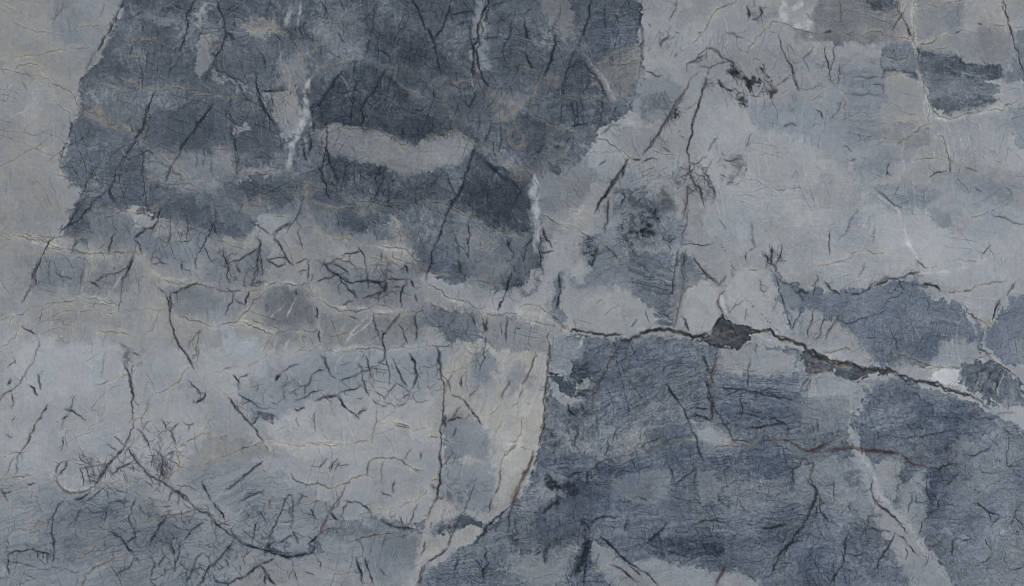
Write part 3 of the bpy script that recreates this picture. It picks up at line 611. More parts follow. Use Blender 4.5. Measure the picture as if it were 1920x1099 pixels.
V('a4', '''
g 4: 510 0 480 50 460 80 430 130 410 170 ; n 4: 470 60 430 130 415 155 ; n 4: 440 10 450 60 475 95 500 140 520 185 525 210 ; n 7: 500 140 520 185 ; d 2: 540 0 530 100 528 200 525 300
g 4: 530 30 600 20 700 10 800 0 ; d 2: 540 60 590 50 ; r 2 .6: 765 0 765 140 ; n 5: 990 0 1000 60 1015 120 1030 150 1045 210 1070 270 1080 330 1095 380 ; g 3: 985 0 995 60 1010 120
d 2: 940 135 1010 128 ; d 2: 1040 135 1099 140 ; d 4: 550 245 600 225 650 195 700 180 760 165 800 150 ; d 2: 640 250 710 235 ; n 9: 550 240 552 270 ; n 7 : 860 120 880 125
d 2.5: 260 190 310 160 360 160 400 185 440 190 520 205 ; d 3: 380 265 400 295 440 310 500 305 540 320 570 360 580 420 590 470 610 520 630 570 660 600 700 610 760 600 830 580 890 565 950 560 990 570 1000 540 1060 520
g 3: 580 400 580 470 600 510 610 570 615 640 ; g 2.5: 440 600 490 620 560 635 615 640 ; d 3.5: 615 645 560 655 520 690 480 720 450 740 ; r 3: 500 705 450 740
d 3.5: 650 700 680 705 695 750 710 800 720 850 725 905 ; r 5: 715 810 718 890 ; n 4: 610 915 650 890 700 880
n 7 .6: 370 390 380 360 430 360 500 375 560 410 ; n 4 .6: 215 395 370 400 ; n 3 .6: 300 440 370 440 ; n 3 .5: 200 485 370 495 ; d 2.5: 350 740 390 705 ; r 3: 375 430 370 480 ; n 4 .5: 375 260 375 400
n 4: 405 840 390 910 ; d 2.5: 530 825 580 815 640 815 700 830 ; g 2 .8: 470 840 475 980 ; w 3 .6: 470 640 480 900 ; r 2: 800 865 860 880 ; n 4 .6: 170 750 210 780 ; n 6 .6: 200 830 230 820
w 4 .5: 730 900 735 1000 ; g 1.5: 180 470 180 580 ; n 3 .6: 150 0 155 110 ; n 4: 75 240 70 270 ; n 9 .5: 740 290 790 340 ; l 14 .6: 620 600 700 625 850 590 1000 555 ; w 5 .6: 590 480 610 620 ; n 4 .6: 840 960 880 990 ; n 4 .5: 1000 960 1040 1000''')
V('b0', '''
n 6: 480 90 440 130 400 180 350 200 320 220 310 245 ; n 9 .8: 440 60 410 120 370 180 330 215 ; n 8: 570 0 580 60 600 90 ; n 4: 280 255 250 290 230 340 210 380 190 430 170 470 ; n 9: 210 370 195 400 180 440 165 480
n 5: 185 450 190 500 ; n 5 .7: 160 500 140 560 110 600 ; n 9: 745 215 715 250 690 270 ; n 5: 835 110 815 180 790 210 745 220 ; n 4: 690 270 720 310 730 340 ; n 6: 585 250 570 300 560 340 ; n 3 .7: 570 265 600 240 ; n 3 .7: 540 295 510 320
n 7: 690 340 680 370 670 400 650 450 630 500 ; n 4: 670 405 630 430 570 450 520 470 490 490 ; n 5: 465 485 490 505 515 525 ; n 3: 630 500 625 590 610 640 ; n 4 .6: 260 380 255 500 ; n 4 .7: 285 440 320 465 370 480
n 5 .6: 430 430 415 500 410 550 ; n 7: 400 290 375 310 370 340 ; n 11: 855 560 865 590 870 620 ; n 9: 880 550 875 620 875 660 ; n 5: 875 660 885 720 905 780 940 840 970 880 1000 940 ; n 7: 970 880 990 910
n 4: 890 545 915 545 910 590 ; n 5: 920 540 960 520 1020 490 ; n 4: 820 520 850 550 ; n 4: 1080 170 1095 200 1080 250 1050 300 1015 360 1012 420 ; n 4: 1050 310 1080 370 1095 390 ; n 3: 880 170 880 250 860 290 ; n 3: 965 200 962 280
n 6: 940 390 940 430 ; n 3: 780 400 860 400 ; n 9 .6: 620 810 660 830 ; n 9 .6: 680 850 720 870 ; n 6: 640 910 660 950 670 1000 680 1050 685 1099 ; n 4: 690 920 680 960 ; n 4: 200 965 205 1010 215 1030
n 4: 110 720 150 745 180 760 ; n 3: 215 640 200 710 ; n 4 .7: 1040 740 1000 780 970 830 ; n 3 .6: 1020 830 1020 890 1000 910 ; n 6: 40 1020 55 990 ; n 3: 40 930 80 905 70 880 ; n 3 .5: 640 200 670 250 ; n 4 .6: 800 330 780 390 
d 2.5: 0 250 60 258 140 268 200 275 250 290 320 315 400 330 470 345 510 345 560 348 620 345 690 335 740 345 ; g 2.5: 0 245 140 266 250 285 470 340
d 2: 50 240 110 250 180 262 270 262 330 255 390 248 435 235 ; d 2: 240 315 320 322 400 340 470 350 ; g 2: 150 340 240 345 340 355 440 375 480 370 ; g 3: 490 345 480 380 490 405 455 440 450 480 410 520 ; d 2: 510 340 530 345 535 385
d 3: 0 690 40 675 90 660 140 635 190 615 260 600 330 590 400 575 ; d 2.5: 430 585 480 600 540 610 600 625 ; d 2: 430 570 500 580 600 600 ; d 2.5: 410 645 470 640 ; d 2.5: 530 655 600 645 ; d 2: 640 635 700 632 780 630 850 625
d 2: 240 690 290 660 330 640 380 640 ; g 2.5: 470 735 520 745 580 745 640 755 660 770 ; d 2: 620 745 660 765 ; d 2: 740 760 790 735 810 680 815 640 ; d 3: 800 460 830 480 870 495 930 495 990 505 1040 505 1099 520 ; g 2: 770 400 800 450
d 3: 920 670 970 690 1020 690 1060 710 1099 720 ; g 3: 0 830 40 810 80 770 95 730 100 680 ; g 2: 40 720 50 690 70 665 ; g 2.5: 255 815 290 790 320 785 ; g 5: 480 1035 520 1015 580 1000 650 985 ; d 2.5: 800 1062 840 1055 880 1025 920 1010 940 970 980 930
r 4 .7: 200 780 185 850 160 920 130 970 100 1020 60 1050 20 1070 0 1099 ; r 3 .5: 545 850 530 930 520 980 ; r 2: 440 260 455 330 ; r 3: 1030 740 1010 830 990 890
d 2.5: 490 115 530 100 580 100 600 140 650 130 700 140 745 150 800 120 830 85 ; d 2.5: 940 0 1000 15 1030 40 1060 55 ; g 2: 810 175 900 180 990 205 ; n 4 .8: 745 0 750 100 755 150
w 5 .6: 630 440 600 500 580 530 ; w 5 .6: 690 200 680 240 ; w 4 .6: 330 430 310 460 ; w 5 .5: 580 230 560 260 ; l 16 .7: 780 430 830 470 930 480 1099 505 ; l 16 .6: 440 380 410 560 600 620 ; l 12 .6: 150 280 300 300 470 340''')
V('b1', '''
d 3.5: 0 520 40 535 90 540 150 540 200 535 250 530 280 510 300 500 360 510 420 510 490 500 ; d 3.5: 490 500 510 540 530 580 570 590 600 615 640 635 700 635 760 635 800 630 850 605 900 615 960 635
d 2: 810 645 870 655 930 670 ; d 2.5: 960 640 1030 640 1099 632 ; d 3: 280 510 250 560 200 600 180 640 140 670 130 690 80 700 30 715 0 730 ; d 3: 130 695 180 715 240 735 310 760 ; d 2: 150 680 200 685 260 710 ; d 2: 190 640 240 660 300 680 350 695
d 3: 310 765 290 790 270 810 255 850 ; d 3: 310 765 345 745 390 735 450 735 540 738 ; d 2: 280 735 345 745 ; d 2.5: 0 955 60 935 120 925 180 930 210 910 250 885 ; g 2.5: 250 885 320 865 400 858 460 840 540 820
d 3: 570 850 630 855 700 850 760 835 820 830 880 838 950 830 1020 835 1099 820 ; g 3: 450 740 460 800 ; g 2: 440 840 500 810 ; g 2.5: 50 1075 120 1055 180 1035 260 1012 ; d 3: 780 295 850 298 920 315 990 320 1020 355 1060 385 1099 425
g 2: 650 270 720 285 780 295 ; g 2: 470 205 540 230 600 260 650 275 710 270 ; g 4: 930 320 920 360 970 380 1050 395 ; g 4: 950 180 950 240 955 305 ; g 4: 990 230 1020 280 ; g 4: 900 150 940 190
g 3: 690 105 740 120 780 160 790 180 ; g 3: 800 85 830 130 890 155 ; g 2.5: 0 265 50 280 90 300 140 312 180 290 215 255 ; d 2: 310 160 370 155 ; g 2: 590 375 660 365 720 350 ; d 2: 600 775 650 765 695 750 ; d 2: 800 390 880 385 930 385 ; g 4: 1099 450 1085 490
n 3.5: 465 55 450 110 430 160 400 195 345 220 305 245 ; n 6: 400 190 350 215 310 240 ; n 5: 305 245 340 300 365 345 390 390 410 405 ; n 4: 195 180 240 210 290 245 ; n 3: 150 95 130 140 ; n 5 .8: 10 120 5 200 20 260
n 6: 220 255 245 290 235 340 225 400 210 450 195 510 ; n 5: 235 310 180 350 130 380 80 390 ; n 4: 240 330 250 400 255 460 ; n 4: 50 320 60 370 80 410 70 460 90 500 ; n 4: 250 490 200 500 ; n 4: 120 390 140 440 ; n 4: 275 375 330 365 370 365 ; n 5: 280 380 330 410 370 400
n 4 .8: 440 220 450 280 460 320 ; n 5: 485 380 490 440 485 480 ; n 4: 430 395 480 375 ; n 3: 440 440 485 430 ; n 3: 500 490 510 450 ; n 6: 185 540 170 590 160 610 ; n 4: 100 545 100 590 75 630 60 660 ; n 4: 110 580 150 605
n 4: 525 495 570 475 630 455 680 440 ; n 5: 570 390 600 430 650 460 690 490 740 490 790 480 850 490 885 490 ; n 6: 800 480 850 495 885 530 ; n 11: 885 480 885 530 875 545 ; n 5: 885 540 830 555 770 575 ; n 4: 890 475 940 480 1000 475 ; n 5: 1000 480 975 520 965 570 970 620
n 3: 900 390 890 450 885 480 ; n 4: 795 450 800 520 ; n 4: 930 520 960 518 ; n 4: 620 400 680 430 700 455 ; n 4: 660 355 710 345 760 335 ; n 4: 560 400 640 370 700 385 740 430 ; n 4: 680 500 710 540 740 575 ; n 4: 650 460 690 510 ; n 3: 750 310 780 380 790 440
n 4: 670 605 720 590 ; n 3: 850 590 870 540 ; n 4: 865 340 865 380 ; n 6: 985 400 1000 440 ; n 9: 1015 480 1035 520 ; n 5: 1040 550 1050 590 ; n 7: 425 540 430 560 ; n 6: 270 610 272 640 ; n 7: 533 620 538 680 ; n 5: 545 740 550 800
n 5: 825 650 835 720 850 770 ; n 6: 960 655 920 710 880 760 865 790 ; n 4: 955 710 980 760 1000 810 ; n 5: 1045 660 1050 730 1040 790 ; n 6: 870 790 885 840 880 890 850 920 ; n 4: 780 870 800 930 830 1010 ; n 5: 930 890 950 950 970 990 1000 1030
n 6: 1010 860 1040 920 1050 980 1030 1020 ; n 4: 750 910 770 1000 800 1080 ; n 5: 850 920 800 945 740 965 700 985 650 1000 ; n 10: 555 870 575 910 600 960 610 975 ; n 5: 610 975 630 990 ; n 5: 540 1090 600 1080 650 1075 ; n 4 .8: 640 1070 700 1050 770 1020
n 6: 320 1000 340 970 ; n 4: 350 960 400 925 440 915 ; n 4: 100 970 130 1000 130 1040 ; n 4: 130 990 180 965 ; n 3: 890 870 905 950 905 1020 ; n 4: 940 1020 900 1055 ; r 3: 900 1060 880 1090 ; r 6: 510 965 490 1020 470 1080 ; n 4: 515 965 570 945 ; n 3: 700 670 740 680
w 4: 365 610 330 640 295 680 ; w 4: 430 570 400 630 380 670 ; w 4: 790 670 740 720 690 780 ; w 4: 820 670 760 740 680 810 ; w 3 .6: 730 670 650 740 ; w 4 .7: 330 770 305 850 ; w 4 .7: 395 780 365 840 ; w 4 .7: 670 870 630 950 ; w 4 .6: 760 850 730 900
l 22 .9: 0 545 200 550 280 515 490 500 530 580 ; l 22 .7: 270 530 200 620 130 690 ; l 20 .8: 540 620 548 830 ; l 18 .7: 140 690 250 730 320 750 540 745 ; l 18 .6: 580 850 800 835 1099 825 ; l 16 .7: 600 620 800 630 960 640 ; l 20 .6: 780 300 930 320 1020 350 1099 420 ; l 18 .6: 480 70 620 108 720 100''')
V('b2', '''
n 4: 185 0 165 40 130 75 110 100 ; n 5: 110 100 95 160 75 220 50 290 25 350 10 430 0 460 ; n 4: 220 180 225 250 210 290 ; n 7: 205 260 210 300 ; n 3: 215 300 215 370 ; n 3 .7: 140 220 160 290 170 360 ; n 9 .8: 165 380 175 430 190 455
n 4: 420 280 430 320 445 370 ; n 6: 430 270 420 310 ; n 5: 450 410 455 440 ; n 3: 545 250 510 330 490 390 ; n 6: 585 230 590 280 580 340 585 390 600 440 ; n 6: 600 215 620 270 645 310 ; n 4: 590 340 650 330
n 5: 430 470 400 560 365 640 ; n 6: 370 530 345 555 ; n 4: 440 440 420 490 ; n 5: 960 0 920 50 885 90 865 140 ; n 5: 945 60 930 150 920 240 ; n 11: 680 450 685 500 690 530 ; n 7: 690 530 680 590 665 630 ; n 4: 650 590 660 560
n 5: 835 380 850 410 865 360 880 330 ; n 4: 240 660 250 720 ; n 7: 310 680 305 740 295 690 ; n 4: 410 670 410 800 ; n 3: 380 700 385 760 ; n 7: 50 830 60 900 75 980 ; n 4: 180 980 180 1030 ; d 4: 635 740 630 850 625 930 620 1000 610 1060 610 1099 ; n 4 .8: 632 800 622 960 612 1090
n 5: 625 960 660 965 ; n 3: 300 770 300 880 270 950 ; n 4: 1080 680 1060 720 ; n 6: 465 730 480 732 ; n 5 .7: 520 840 530 845
d 3: 0 70 60 85 115 100 160 130 210 155 250 145 290 165 330 195 370 230 420 240 470 255 540 235 ; d 2.5: 20 210 80 215 140 240 205 275 ; d 3.5: 600 150 650 175 700 195 760 215 800 240 840 260 890 280 930 310
r 5: 920 300 960 340 980 370 ; g 3: 980 370 1010 410 ; g 3: 0 420 60 450 130 470 ; d 4: 255 485 300 495 340 505 370 530 ; g 2.5: 360 230 330 290 290 350 ; d 3: 0 490 50 525 90 560 140 575 190 590 230 610 270 630 300 625 310 655 350 662 410 650 470 655
g 3: 10 580 60 620 110 645 160 630 200 590 ; n 3 .7: 60 620 110 645 ; d 2.5: 470 655 480 620 520 605 580 610 620 645 640 660 ; d 2.5: 470 655 510 690 570 700 640 710 690 720 ; r 2.5: 640 660 690 700 720 730 ; d 3: 690 720 740 745
k 7: 740 745 800 745 850 750 900 762 950 765 1000 765 ; k 13: 1000 790 1040 800 1080 775 1099 760 ; d 2.5: 560 765 590 760 ; d 3: 0 820 60 825 110 822 150 800 ; g 2: 150 810 220 820 290 835 ; d 2.5: 90 955 130 955 170 940 215 932 ; g 3: 215 905 270 900
g 2.5: 500 895 550 900 ; d 4: 555 880 520 980 490 1060 480 1095 ; r 4: 560 850 540 930 510 1000 ; r 4: 430 1000 400 1050 385 1090 ; r 4: 270 1020 240 1060 215 1095 ; r 3.5: 995 800 970 860 930 930 890 1000 860 1070 850 1099 ; r 5 .5: 960 870 930 920 ; d 4: 1050 810 1035 850 1020 880
g 2: 740 130 780 125 830 140 ; d 2 .8: 870 600 910 580 ; d 2 .8: 910 665 950 630 990 605 ; r 3: 1099 10 1050 40 1040 70 ; r 2: 90 1080 110 1000 130 970
w 18: 555 80 560 160 575 240 570 340 ; w 22: 560 0 555 80 565 150 ; w 8: 550 250 555 340 ; w 5: 810 770 785 830 ; l 18 .6: 480 640 640 690 720 740 ; l 16 .6: 0 500 140 590 300 640 ; l 14 .6: 40 600 110 640 ; l 14 .6: 110 110 210 150 370 235''')
V('b3', '''
k 12: 0 755 40 740 90 740 150 735 200 750 260 770 310 770 350 760 ; k 11: 560 740 630 745 690 765 750 785 800 810 850 835 900 855 960 880 1030 905 1099 920 ; d 3: 940 855 1000 850 1070 835 ; d 4: 860 970 920 955 990 940 ; g 4: 560 745 700 768 800 810 ; g 4: 960 890 1030 915 1070 935 ; g 3: 330 790 370 780
n 5: 420 660 390 710 360 750 ; r 4: 270 350 290 390 320 425 360 460 405 500 ; n 4 .8: 280 370 320 425 400 498 ; r 4: 400 510 420 490 445 460 ; r 5: 440 535 410 560 400 590 405 620 ; n 4: 405 610 430 660 450 680 ; w 10: 420 560 425 600 440 640 450 670
r 4: 245 520 220 550 205 600 190 660 180 710 ; r 3.5: 220 330 215 420 215 530 ; n 3.5: 200 320 190 400 170 480 165 550 ; r 4: 245 20 240 80 230 130 215 180 ; r 3: 250 120 240 200 220 270 210 300 ; r 3: 240 320 230 360 225 420 ; n 2.5: 210 300 290 298 380 290
n 4: 305 0 320 60 ; n 5: 365 0 385 60 ; n 8: 680 310 675 370 680 400 ; n 6: 640 350 660 390 690 400 ; n 4: 730 290 725 360 700 390 ; n 7: 690 400 700 450 ; n 6: 545 340 545 380 ; n 3: 560 330 580 320 ; n 4: 690 450 710 500 740 600 760 680 775 740 ; n 5 .6: 700 460 760 500 800 540 850 590
n 5: 475 410 490 430 ; n 4 .8: 915 455 900 510 890 570 ; n 4: 975 230 972 290 975 350 ; n 4: 890 640 880 700 865 780 ; n 4: 950 660 930 730 910 790 ; n 4: 1020 670 990 720 950 790 ; n 4: 830 640 800 690 780 740 ; n 6: 800 545 870 550 ; n 5: 950 490 985 530
g 2.5: 915 410 970 400 1020 385 1060 375 1099 345 ; d 2.5: 560 430 610 430 ; r 2: 610 480 620 530 640 545 660 520 ; n 3 .7: 460 650 530 590 ; n 3 .7: 550 630 540 690 ; n 7: 215 670 235 700 255 745 ; n 6: 320 870 345 920 360 960 ; r 4: 395 840 385 920 370 1000 365 1090
n 4: 330 960 355 1040 365 1090 ; n 3: 570 890 560 980 545 1060 ; n 5 .7: 600 810 590 850 ; n 5: 140 1020 160 1060 190 1099 ; n 3: 440 1080 520 1040 600 1060 700 1080 ; r 4: 870 980 840 1020 820 1060 ; r 3: 880 1000 850 1060 ; n 7 .5: 575 180 580 260 590 310 ; n 3 .6: 700 560 680 640
w 6: 40 660 60 700 110 680 160 695 ; w 5: 620 770 680 790 ; l 16 .6: 0 735 100 720 200 740 ; n 4 .6: 410 170 440 220 ; n 3: 30 640 50 700 ; w 4 .6: 780 850 800 930 830 980''')
V('b4', '''
r 4: 545 375 570 400 595 420 ; g 2.5: 595 420 650 408 ; g 2: 475 410 520 395 ; g 2.5: 190 355 250 330 320 345 370 340 410 320 ; g 2: 460 290 500 285 ; d 4: 820 150 870 148 915 135 ; r 4: 940 150 1000 160 1050 190 1099 195 ; n 5: 885 345 900 330 ; n 3: 890 340 930 300 ; g 2: 760 375 830 380 890 380
n 6: 560 440 510 445 460 465 430 475 400 470 360 495 330 510 ; n 4: 430 475 460 490 480 530 ; n 5: 330 490 300 530 260 550 220 555 200 560 ; n 9 .5: 400 465 330 510 ; n 7: 560 505 610 500 640 510 665 540 ; d 4: 665 540 720 548 780 540 830 530 850 510 900 500 960 490 1020 480
n 5: 975 580 955 620 940 660 935 700 ; n 4: 1050 490 1030 530 1010 560 ; n 10: 970 590 955 625 ; n 7: 1040 500 1030 525 ; n 4: 800 640 860 685 ; d 5: 860 685 900 705 940 705 ; n 4: 140 690 190 705 250 680 320 665 ; n 3: 380 640 350 660 ; n 3: 470 545 420 570 370 620 ; n 4: 75 500 100 530 150 555
n 3: 600 590 600 640 ; n 3: 410 730 430 780 460 850 ; n 4: 415 840 415 890 ; d 4: 430 850 480 870 530 890 580 910 640 930 700 930 ; d 2.5: 560 935 640 932 ; d 3: 700 930 750 930 790 920 795 885 820 880 860 890 880 880 920 870 ; n 5: 860 835 920 870 970 915 1020 950 1060 980
k 11: 0 880 60 880 120 900 180 910 240 930 310 940 380 950 440 955 ; d 3: 60 850 130 840 190 830 215 845 ; d 4: 0 975 50 955 100 945 ; k 7: 440 960 500 990 560 1000 610 1010 680 1035 750 1060 830 1075 ; g 4: 60 890 150 915 200 920
w 11: 810 650 840 700 855 770 ; w 6 .7: 460 150 490 240 510 290 550 370 ; w 3 .7: 560 440 562 510 ; w 5: 800 980 790 1030 780 1060 ; w 5: 900 960 880 1020 ; w 5: 950 1000 940 1070 ; n 9: 920 990 960 1000 950 1040 ; n 8: 890 1020 880 1060 ; n 6: 850 960 900 940 ; w 7 .7: 900 860 960 900 1000 930
l 12 .6: 330 20 450 120 480 200 500 290 560 400 ; n 5 .6: 330 10 400 70 470 110 ; n 5 .5: 240 120 140 280 ; n 4 .5: 330 210 320 290 ; n 4 .6: 280 400 240 470 ; n 6 .5: 140 650 120 720 ; w 5: 620 990 640 970 700 1010 ; l 16 .6: 560 440 700 440 850 400''')
V('c0', '''
n 4: 195 10 205 60 215 90 ; r 3: 130 0 110 50 60 95 20 120 0 145 ; n 6: 150 65 175 85 195 120 ; n 4: 60 110 60 190 ; n 6: 40 60 60 40 ; n 6: 245 165 240 190 220 210 215 230 190 250 ; r 5: 190 245 170 300 150 340 130 380 110 410 90 430 85 470 82 520
r 4: 70 440 50 480 40 520 ; r 3: 85 440 95 470 ; n 4: 330 185 370 195 390 210 440 245 ; r 5: 385 120 370 170 355 220 325 245 320 290 ; n 4: 350 225 320 240 ; n 4: 330 330 325 370 315 400 ; r 3: 80 225 60 245 ; n 4: 30 315 60 335 ; n 3: 160 325 140 370
g 2.5: 0 430 40 430 80 410 130 405 170 400 ; g 4: 0 545 50 540 100 530 170 525 240 525 270 530 ; g 5: 270 530 290 560 320 590 360 620 410 615 460 605 510 590 550 560 565 540 ; n 4 .8: 280 530 310 590 360 620 430 615 520 580 ; d 2.5: 270 460 340 455 370 445 440 450 500 460 550 465 ; g 3.5: 600 530 620 555 660 570 700 565 740 540
n 7: 640 380 600 430 570 460 545 490 520 530 500 560 ; n 4: 590 330 640 370 ; n 4: 555 365 600 400 ; n 11: 540 490 510 550 490 580 ; n 6: 660 385 690 430 720 480 760 520 800 545 850 575 890 595 ; n 12: 890 595 920 615 960 650 980 670 ; n 6: 980 670 1010 700 1060 720 1099 735
n 5: 680 0 675 60 685 110 683 200 685 240 ; r 4: 775 130 760 180 740 220 ; r 4: 690 250 670 310 650 360 640 400 ; r 9 .35: 690 320 690 365 ; r 6 .3: 670 320 660 360 ; d 2: 685 245 750 240 ; n 5: 710 290 740 320 760 350 770 390 ; n 5: 690 450 640 480 600 510 580 520
n 5: 350 455 330 500 300 530 ; n 5: 320 460 290 520 ; n 4: 410 490 430 580 ; n 4: 440 480 470 570 ; n 4: 470 470 490 540 ; n 4: 410 495 540 470 ; n 6: 870 290 885 330 905 370 ; n 4: 830 240 860 290 ; n 5: 880 300 920 260 ; n 4: 970 300 1000 260 ; n 12: 830 410 840 460 830 500 850 540 ; n 4: 800 400 850 440 ; n 4: 900 400 850 430
g 4: 910 390 940 370 980 340 1030 315 1099 310 ; g 4: 910 400 920 450 920 500 890 510 860 560 ; g 3: 920 460 960 445 1000 470 1020 490 1050 470 1099 440 ; g 3: 1030 310 1050 240 1075 180 ; n 6: 1060 100 1050 130 1010 155 ; n 4: 970 40 1010 80 1040 110
n 4: 345 640 300 680 285 720 270 780 265 830 275 880 285 930 ; n 6: 270 790 265 830 280 890 ; n 5: 40 940 90 920 150 910 200 920 260 938 ; n 4: 195 925 195 965 ; n 4: 220 930 220 960 ; n 4: 245 935 245 985 ; n 6: 275 930 275 970 ; n 4: 40 940 35 1000 50 1040 ; n 2.5 .7: 30 980 180 1000 320 1010
d 2.5: 0 845 60 815 120 810 170 805 180 775 250 765 ; n 4: 540 590 480 640 430 680 400 740 380 790 ; n 7: 380 650 430 640 460 620 ; n 4: 660 660 600 660 560 670 550 720 540 770 ; n 3: 500 715 600 715 ; n 4: 700 640 680 690 660 750 680 800
d 4: 690 775 760 770 820 750 870 730 940 725 1000 705 ; n 6: 860 735 830 780 800 840 770 890 ; d 2.5: 540 775 500 800 450 820 430 850 ; n 8: 570 820 620 850 650 890 690 930 ; n 5: 690 800 700 850 660 870 ; d 4: 380 965 430 950 470 920 500 880 ; r 4 : 540 870 545 900
d 4: 660 930 600 950 550 975 480 1010 430 1050 ; r 7: 440 1045 425 1095 ; r 6 .6: 400 1060 390 1099 ; n 5: 690 960 650 1010 600 1045 ; n 4: 700 950 720 980 ; n 5: 1050 770 1000 800 950 860 ; n 6: 930 870 915 950 900 1020 ; n 6: 880 870 900 940 ; n 7: 1090 990 1060 1040 1020 1099 ; n 5: 1040 930 1000 1000 970 1060 960 1099
n 4: 890 600 870 660 ; n 4: 920 620 915 680 ; n 3.5 .8: 880 690 840 690 ; n 4: 1060 720 1099 780 ; n 6: 1040 560 1090 660 ; r 3: 990 1020 1080 1015 ; n 4: 800 980 780 1050 ; n 5: 850 940 820 1000 ; r 8 .3: 600 480 620 520 ; r 6 .4: 1000 1050 1030 1060
l 18 .5: 300 560 360 610 500 580 ; w 4 .6: 560 180 530 230 ; w 4 .6: 500 220 490 280 ; w 4 .6: 870 100 850 160 ; n 5: 10 620 60 615 ; n 5: 0 600 40 660 ; n 4: 140 580 180 570''')
V('c1', '''
n 4: 415 140 470 130 510 100 540 90 ; n 6: 525 145 570 125 620 122 640 120 ; n 6: 640 120 665 155 690 185 ; n 4: 690 190 730 215 750 240 ; n 4: 735 215 790 180 ; n 7: 320 40 345 10 ; n 4: 130 110 180 140 240 185 ; n 3: 155 165 200 145
n 5: 75 125 110 170 150 210 190 260 230 320 260 360 ; n 9 .8: 100 165 130 200 ; n 7: 200 265 240 225 ; d 3.5: 0 440 60 430 120 405 170 385 230 360 270 375 300 415 ; g 3: 200 290 230 320 270 370 ; g 3: 310 330 350 360 390 370 440 380 500 360 530 370 600 375 670 370 740 355 780 345 830 360 ; d 1.5 .8: 350 362 440 380 530 370 670 370
d 2.5: 920 255 970 265 1010 280 ; d 3: 1030 300 1070 285 1099 285 ; d 2.5: 850 262 885 258 ; d 4: 400 510 410 540 440 560 470 575 540 570 600 595 650 580 700 568 710 545 760 528 800 530 825 545 ; d 4: 800 460 820 445 870 438 930 435 970 450 1000 475 1030 495 1085 500 ; r 4: 805 455 795 490 790 525 ; g 4: 1020 490 1060 515
n 5: 250 460 210 490 150 540 100 580 60 610 ; n 5: 250 460 230 480 ; n 3: 265 600 220 620 130 670 ; n 4: 640 440 600 510 ; n 3: 590 440 545 490 ; n 4: 620 470 610 500 ; n 3: 645 460 630 500 ; n 5: 400 630 360 690 330 750 305 820 290 870 265 910 ; n 6: 405 640 410 720 400 800 ; n 3.5: 460 630 440 680
n 7: 0 670 40 720 60 760 ; n 4: 230 770 210 840 200 880 ; d 4: 310 635 290 690 ; r 4: 300 650 295 700 ; n 6: 0 750 20 780 60 810 110 840 150 880 200 895 250 910 300 925 360 945 410 950 470 935 510 925 520 900 490 880 ; n 9: 300 930 360 945 410 950 470 935 ; n 9: 270 910 300 880 ; n 8: 300 920 280 880 ; n 4: 330 880 380 850 410 830 ; n 7: 410 820 440 880
r 7: 600 710 580 760 565 790 555 825 ; n 6: 600 720 620 735 ; n 4: 520 860 560 820 620 800 ; n 7: 490 880 540 840 ; r 4: 645 640 620 690 600 710 ; n 4: 500 700 530 750 ; n 8: 610 730 640 760 ; n 4: 670 660 730 665 770 685 805 710 ; n 7: 795 700 805 712 ; g 2.5: 805 710 860 700 930 690 ; d 2.5: 690 770 750 740 805 712
n 6: 860 755 910 780 960 800 1030 805 ; n 4: 880 760 920 800 ; r 3: 680 575 665 630 640 690 ; r 2: 690 650 660 740 ; d 4: 690 870 760 855 830 835 880 830 940 845 ; d 4: 1099 590 1070 640 1030 670 ; r 5: 1050 680 1030 730 1010 780 ; d 2: 960 690 1030 665
n 4: 960 740 975 780 ; n 4: 865 615 920 640 ; n 4: 935 560 930 620 ; n 6: 1070 410 1068 440 ; n 3: 1025 390 985 445 ; n 6: 240 990 200 1020 140 1060 80 1085 30 1080 0 1040 ; n 8: 240 990 270 1030 265 1090 ; n 6: 250 980 310 955 ; n 8: 280 1040 320 1090 ; n 6: 0 1000 50 930 100 870 ; n 4: 60 960 80 1000
n 4: 410 980 390 1060 ; n 4: 530 950 550 1010 ; n 5: 730 950 750 1010 770 1090 ; n 5: 780 960 800 1020 825 1090 ; n 3: 750 870 770 950 ; n 3: 475 1025 520 1045 ; g 2: 610 1035 680 1030 740 1030 ; n 5: 860 1010 880 1040 ; r 8: 1090 990 1075 1030 1060 1080 1050 1099 ; n 5: 1075 1000 1065 1060 ; n 4: 1090 870 1070 940 ; d 2 : 450 685 540 655
n 3 .7: 525 200 525 300 ; n 3 .6: 880 450 860 560 ; r 3 .5: 860 100 840 240 820 360 ; n 6: 420 190 470 180 ; n 5: 430 230 425 250 ; n 9 .6: 390 690 400 740''')
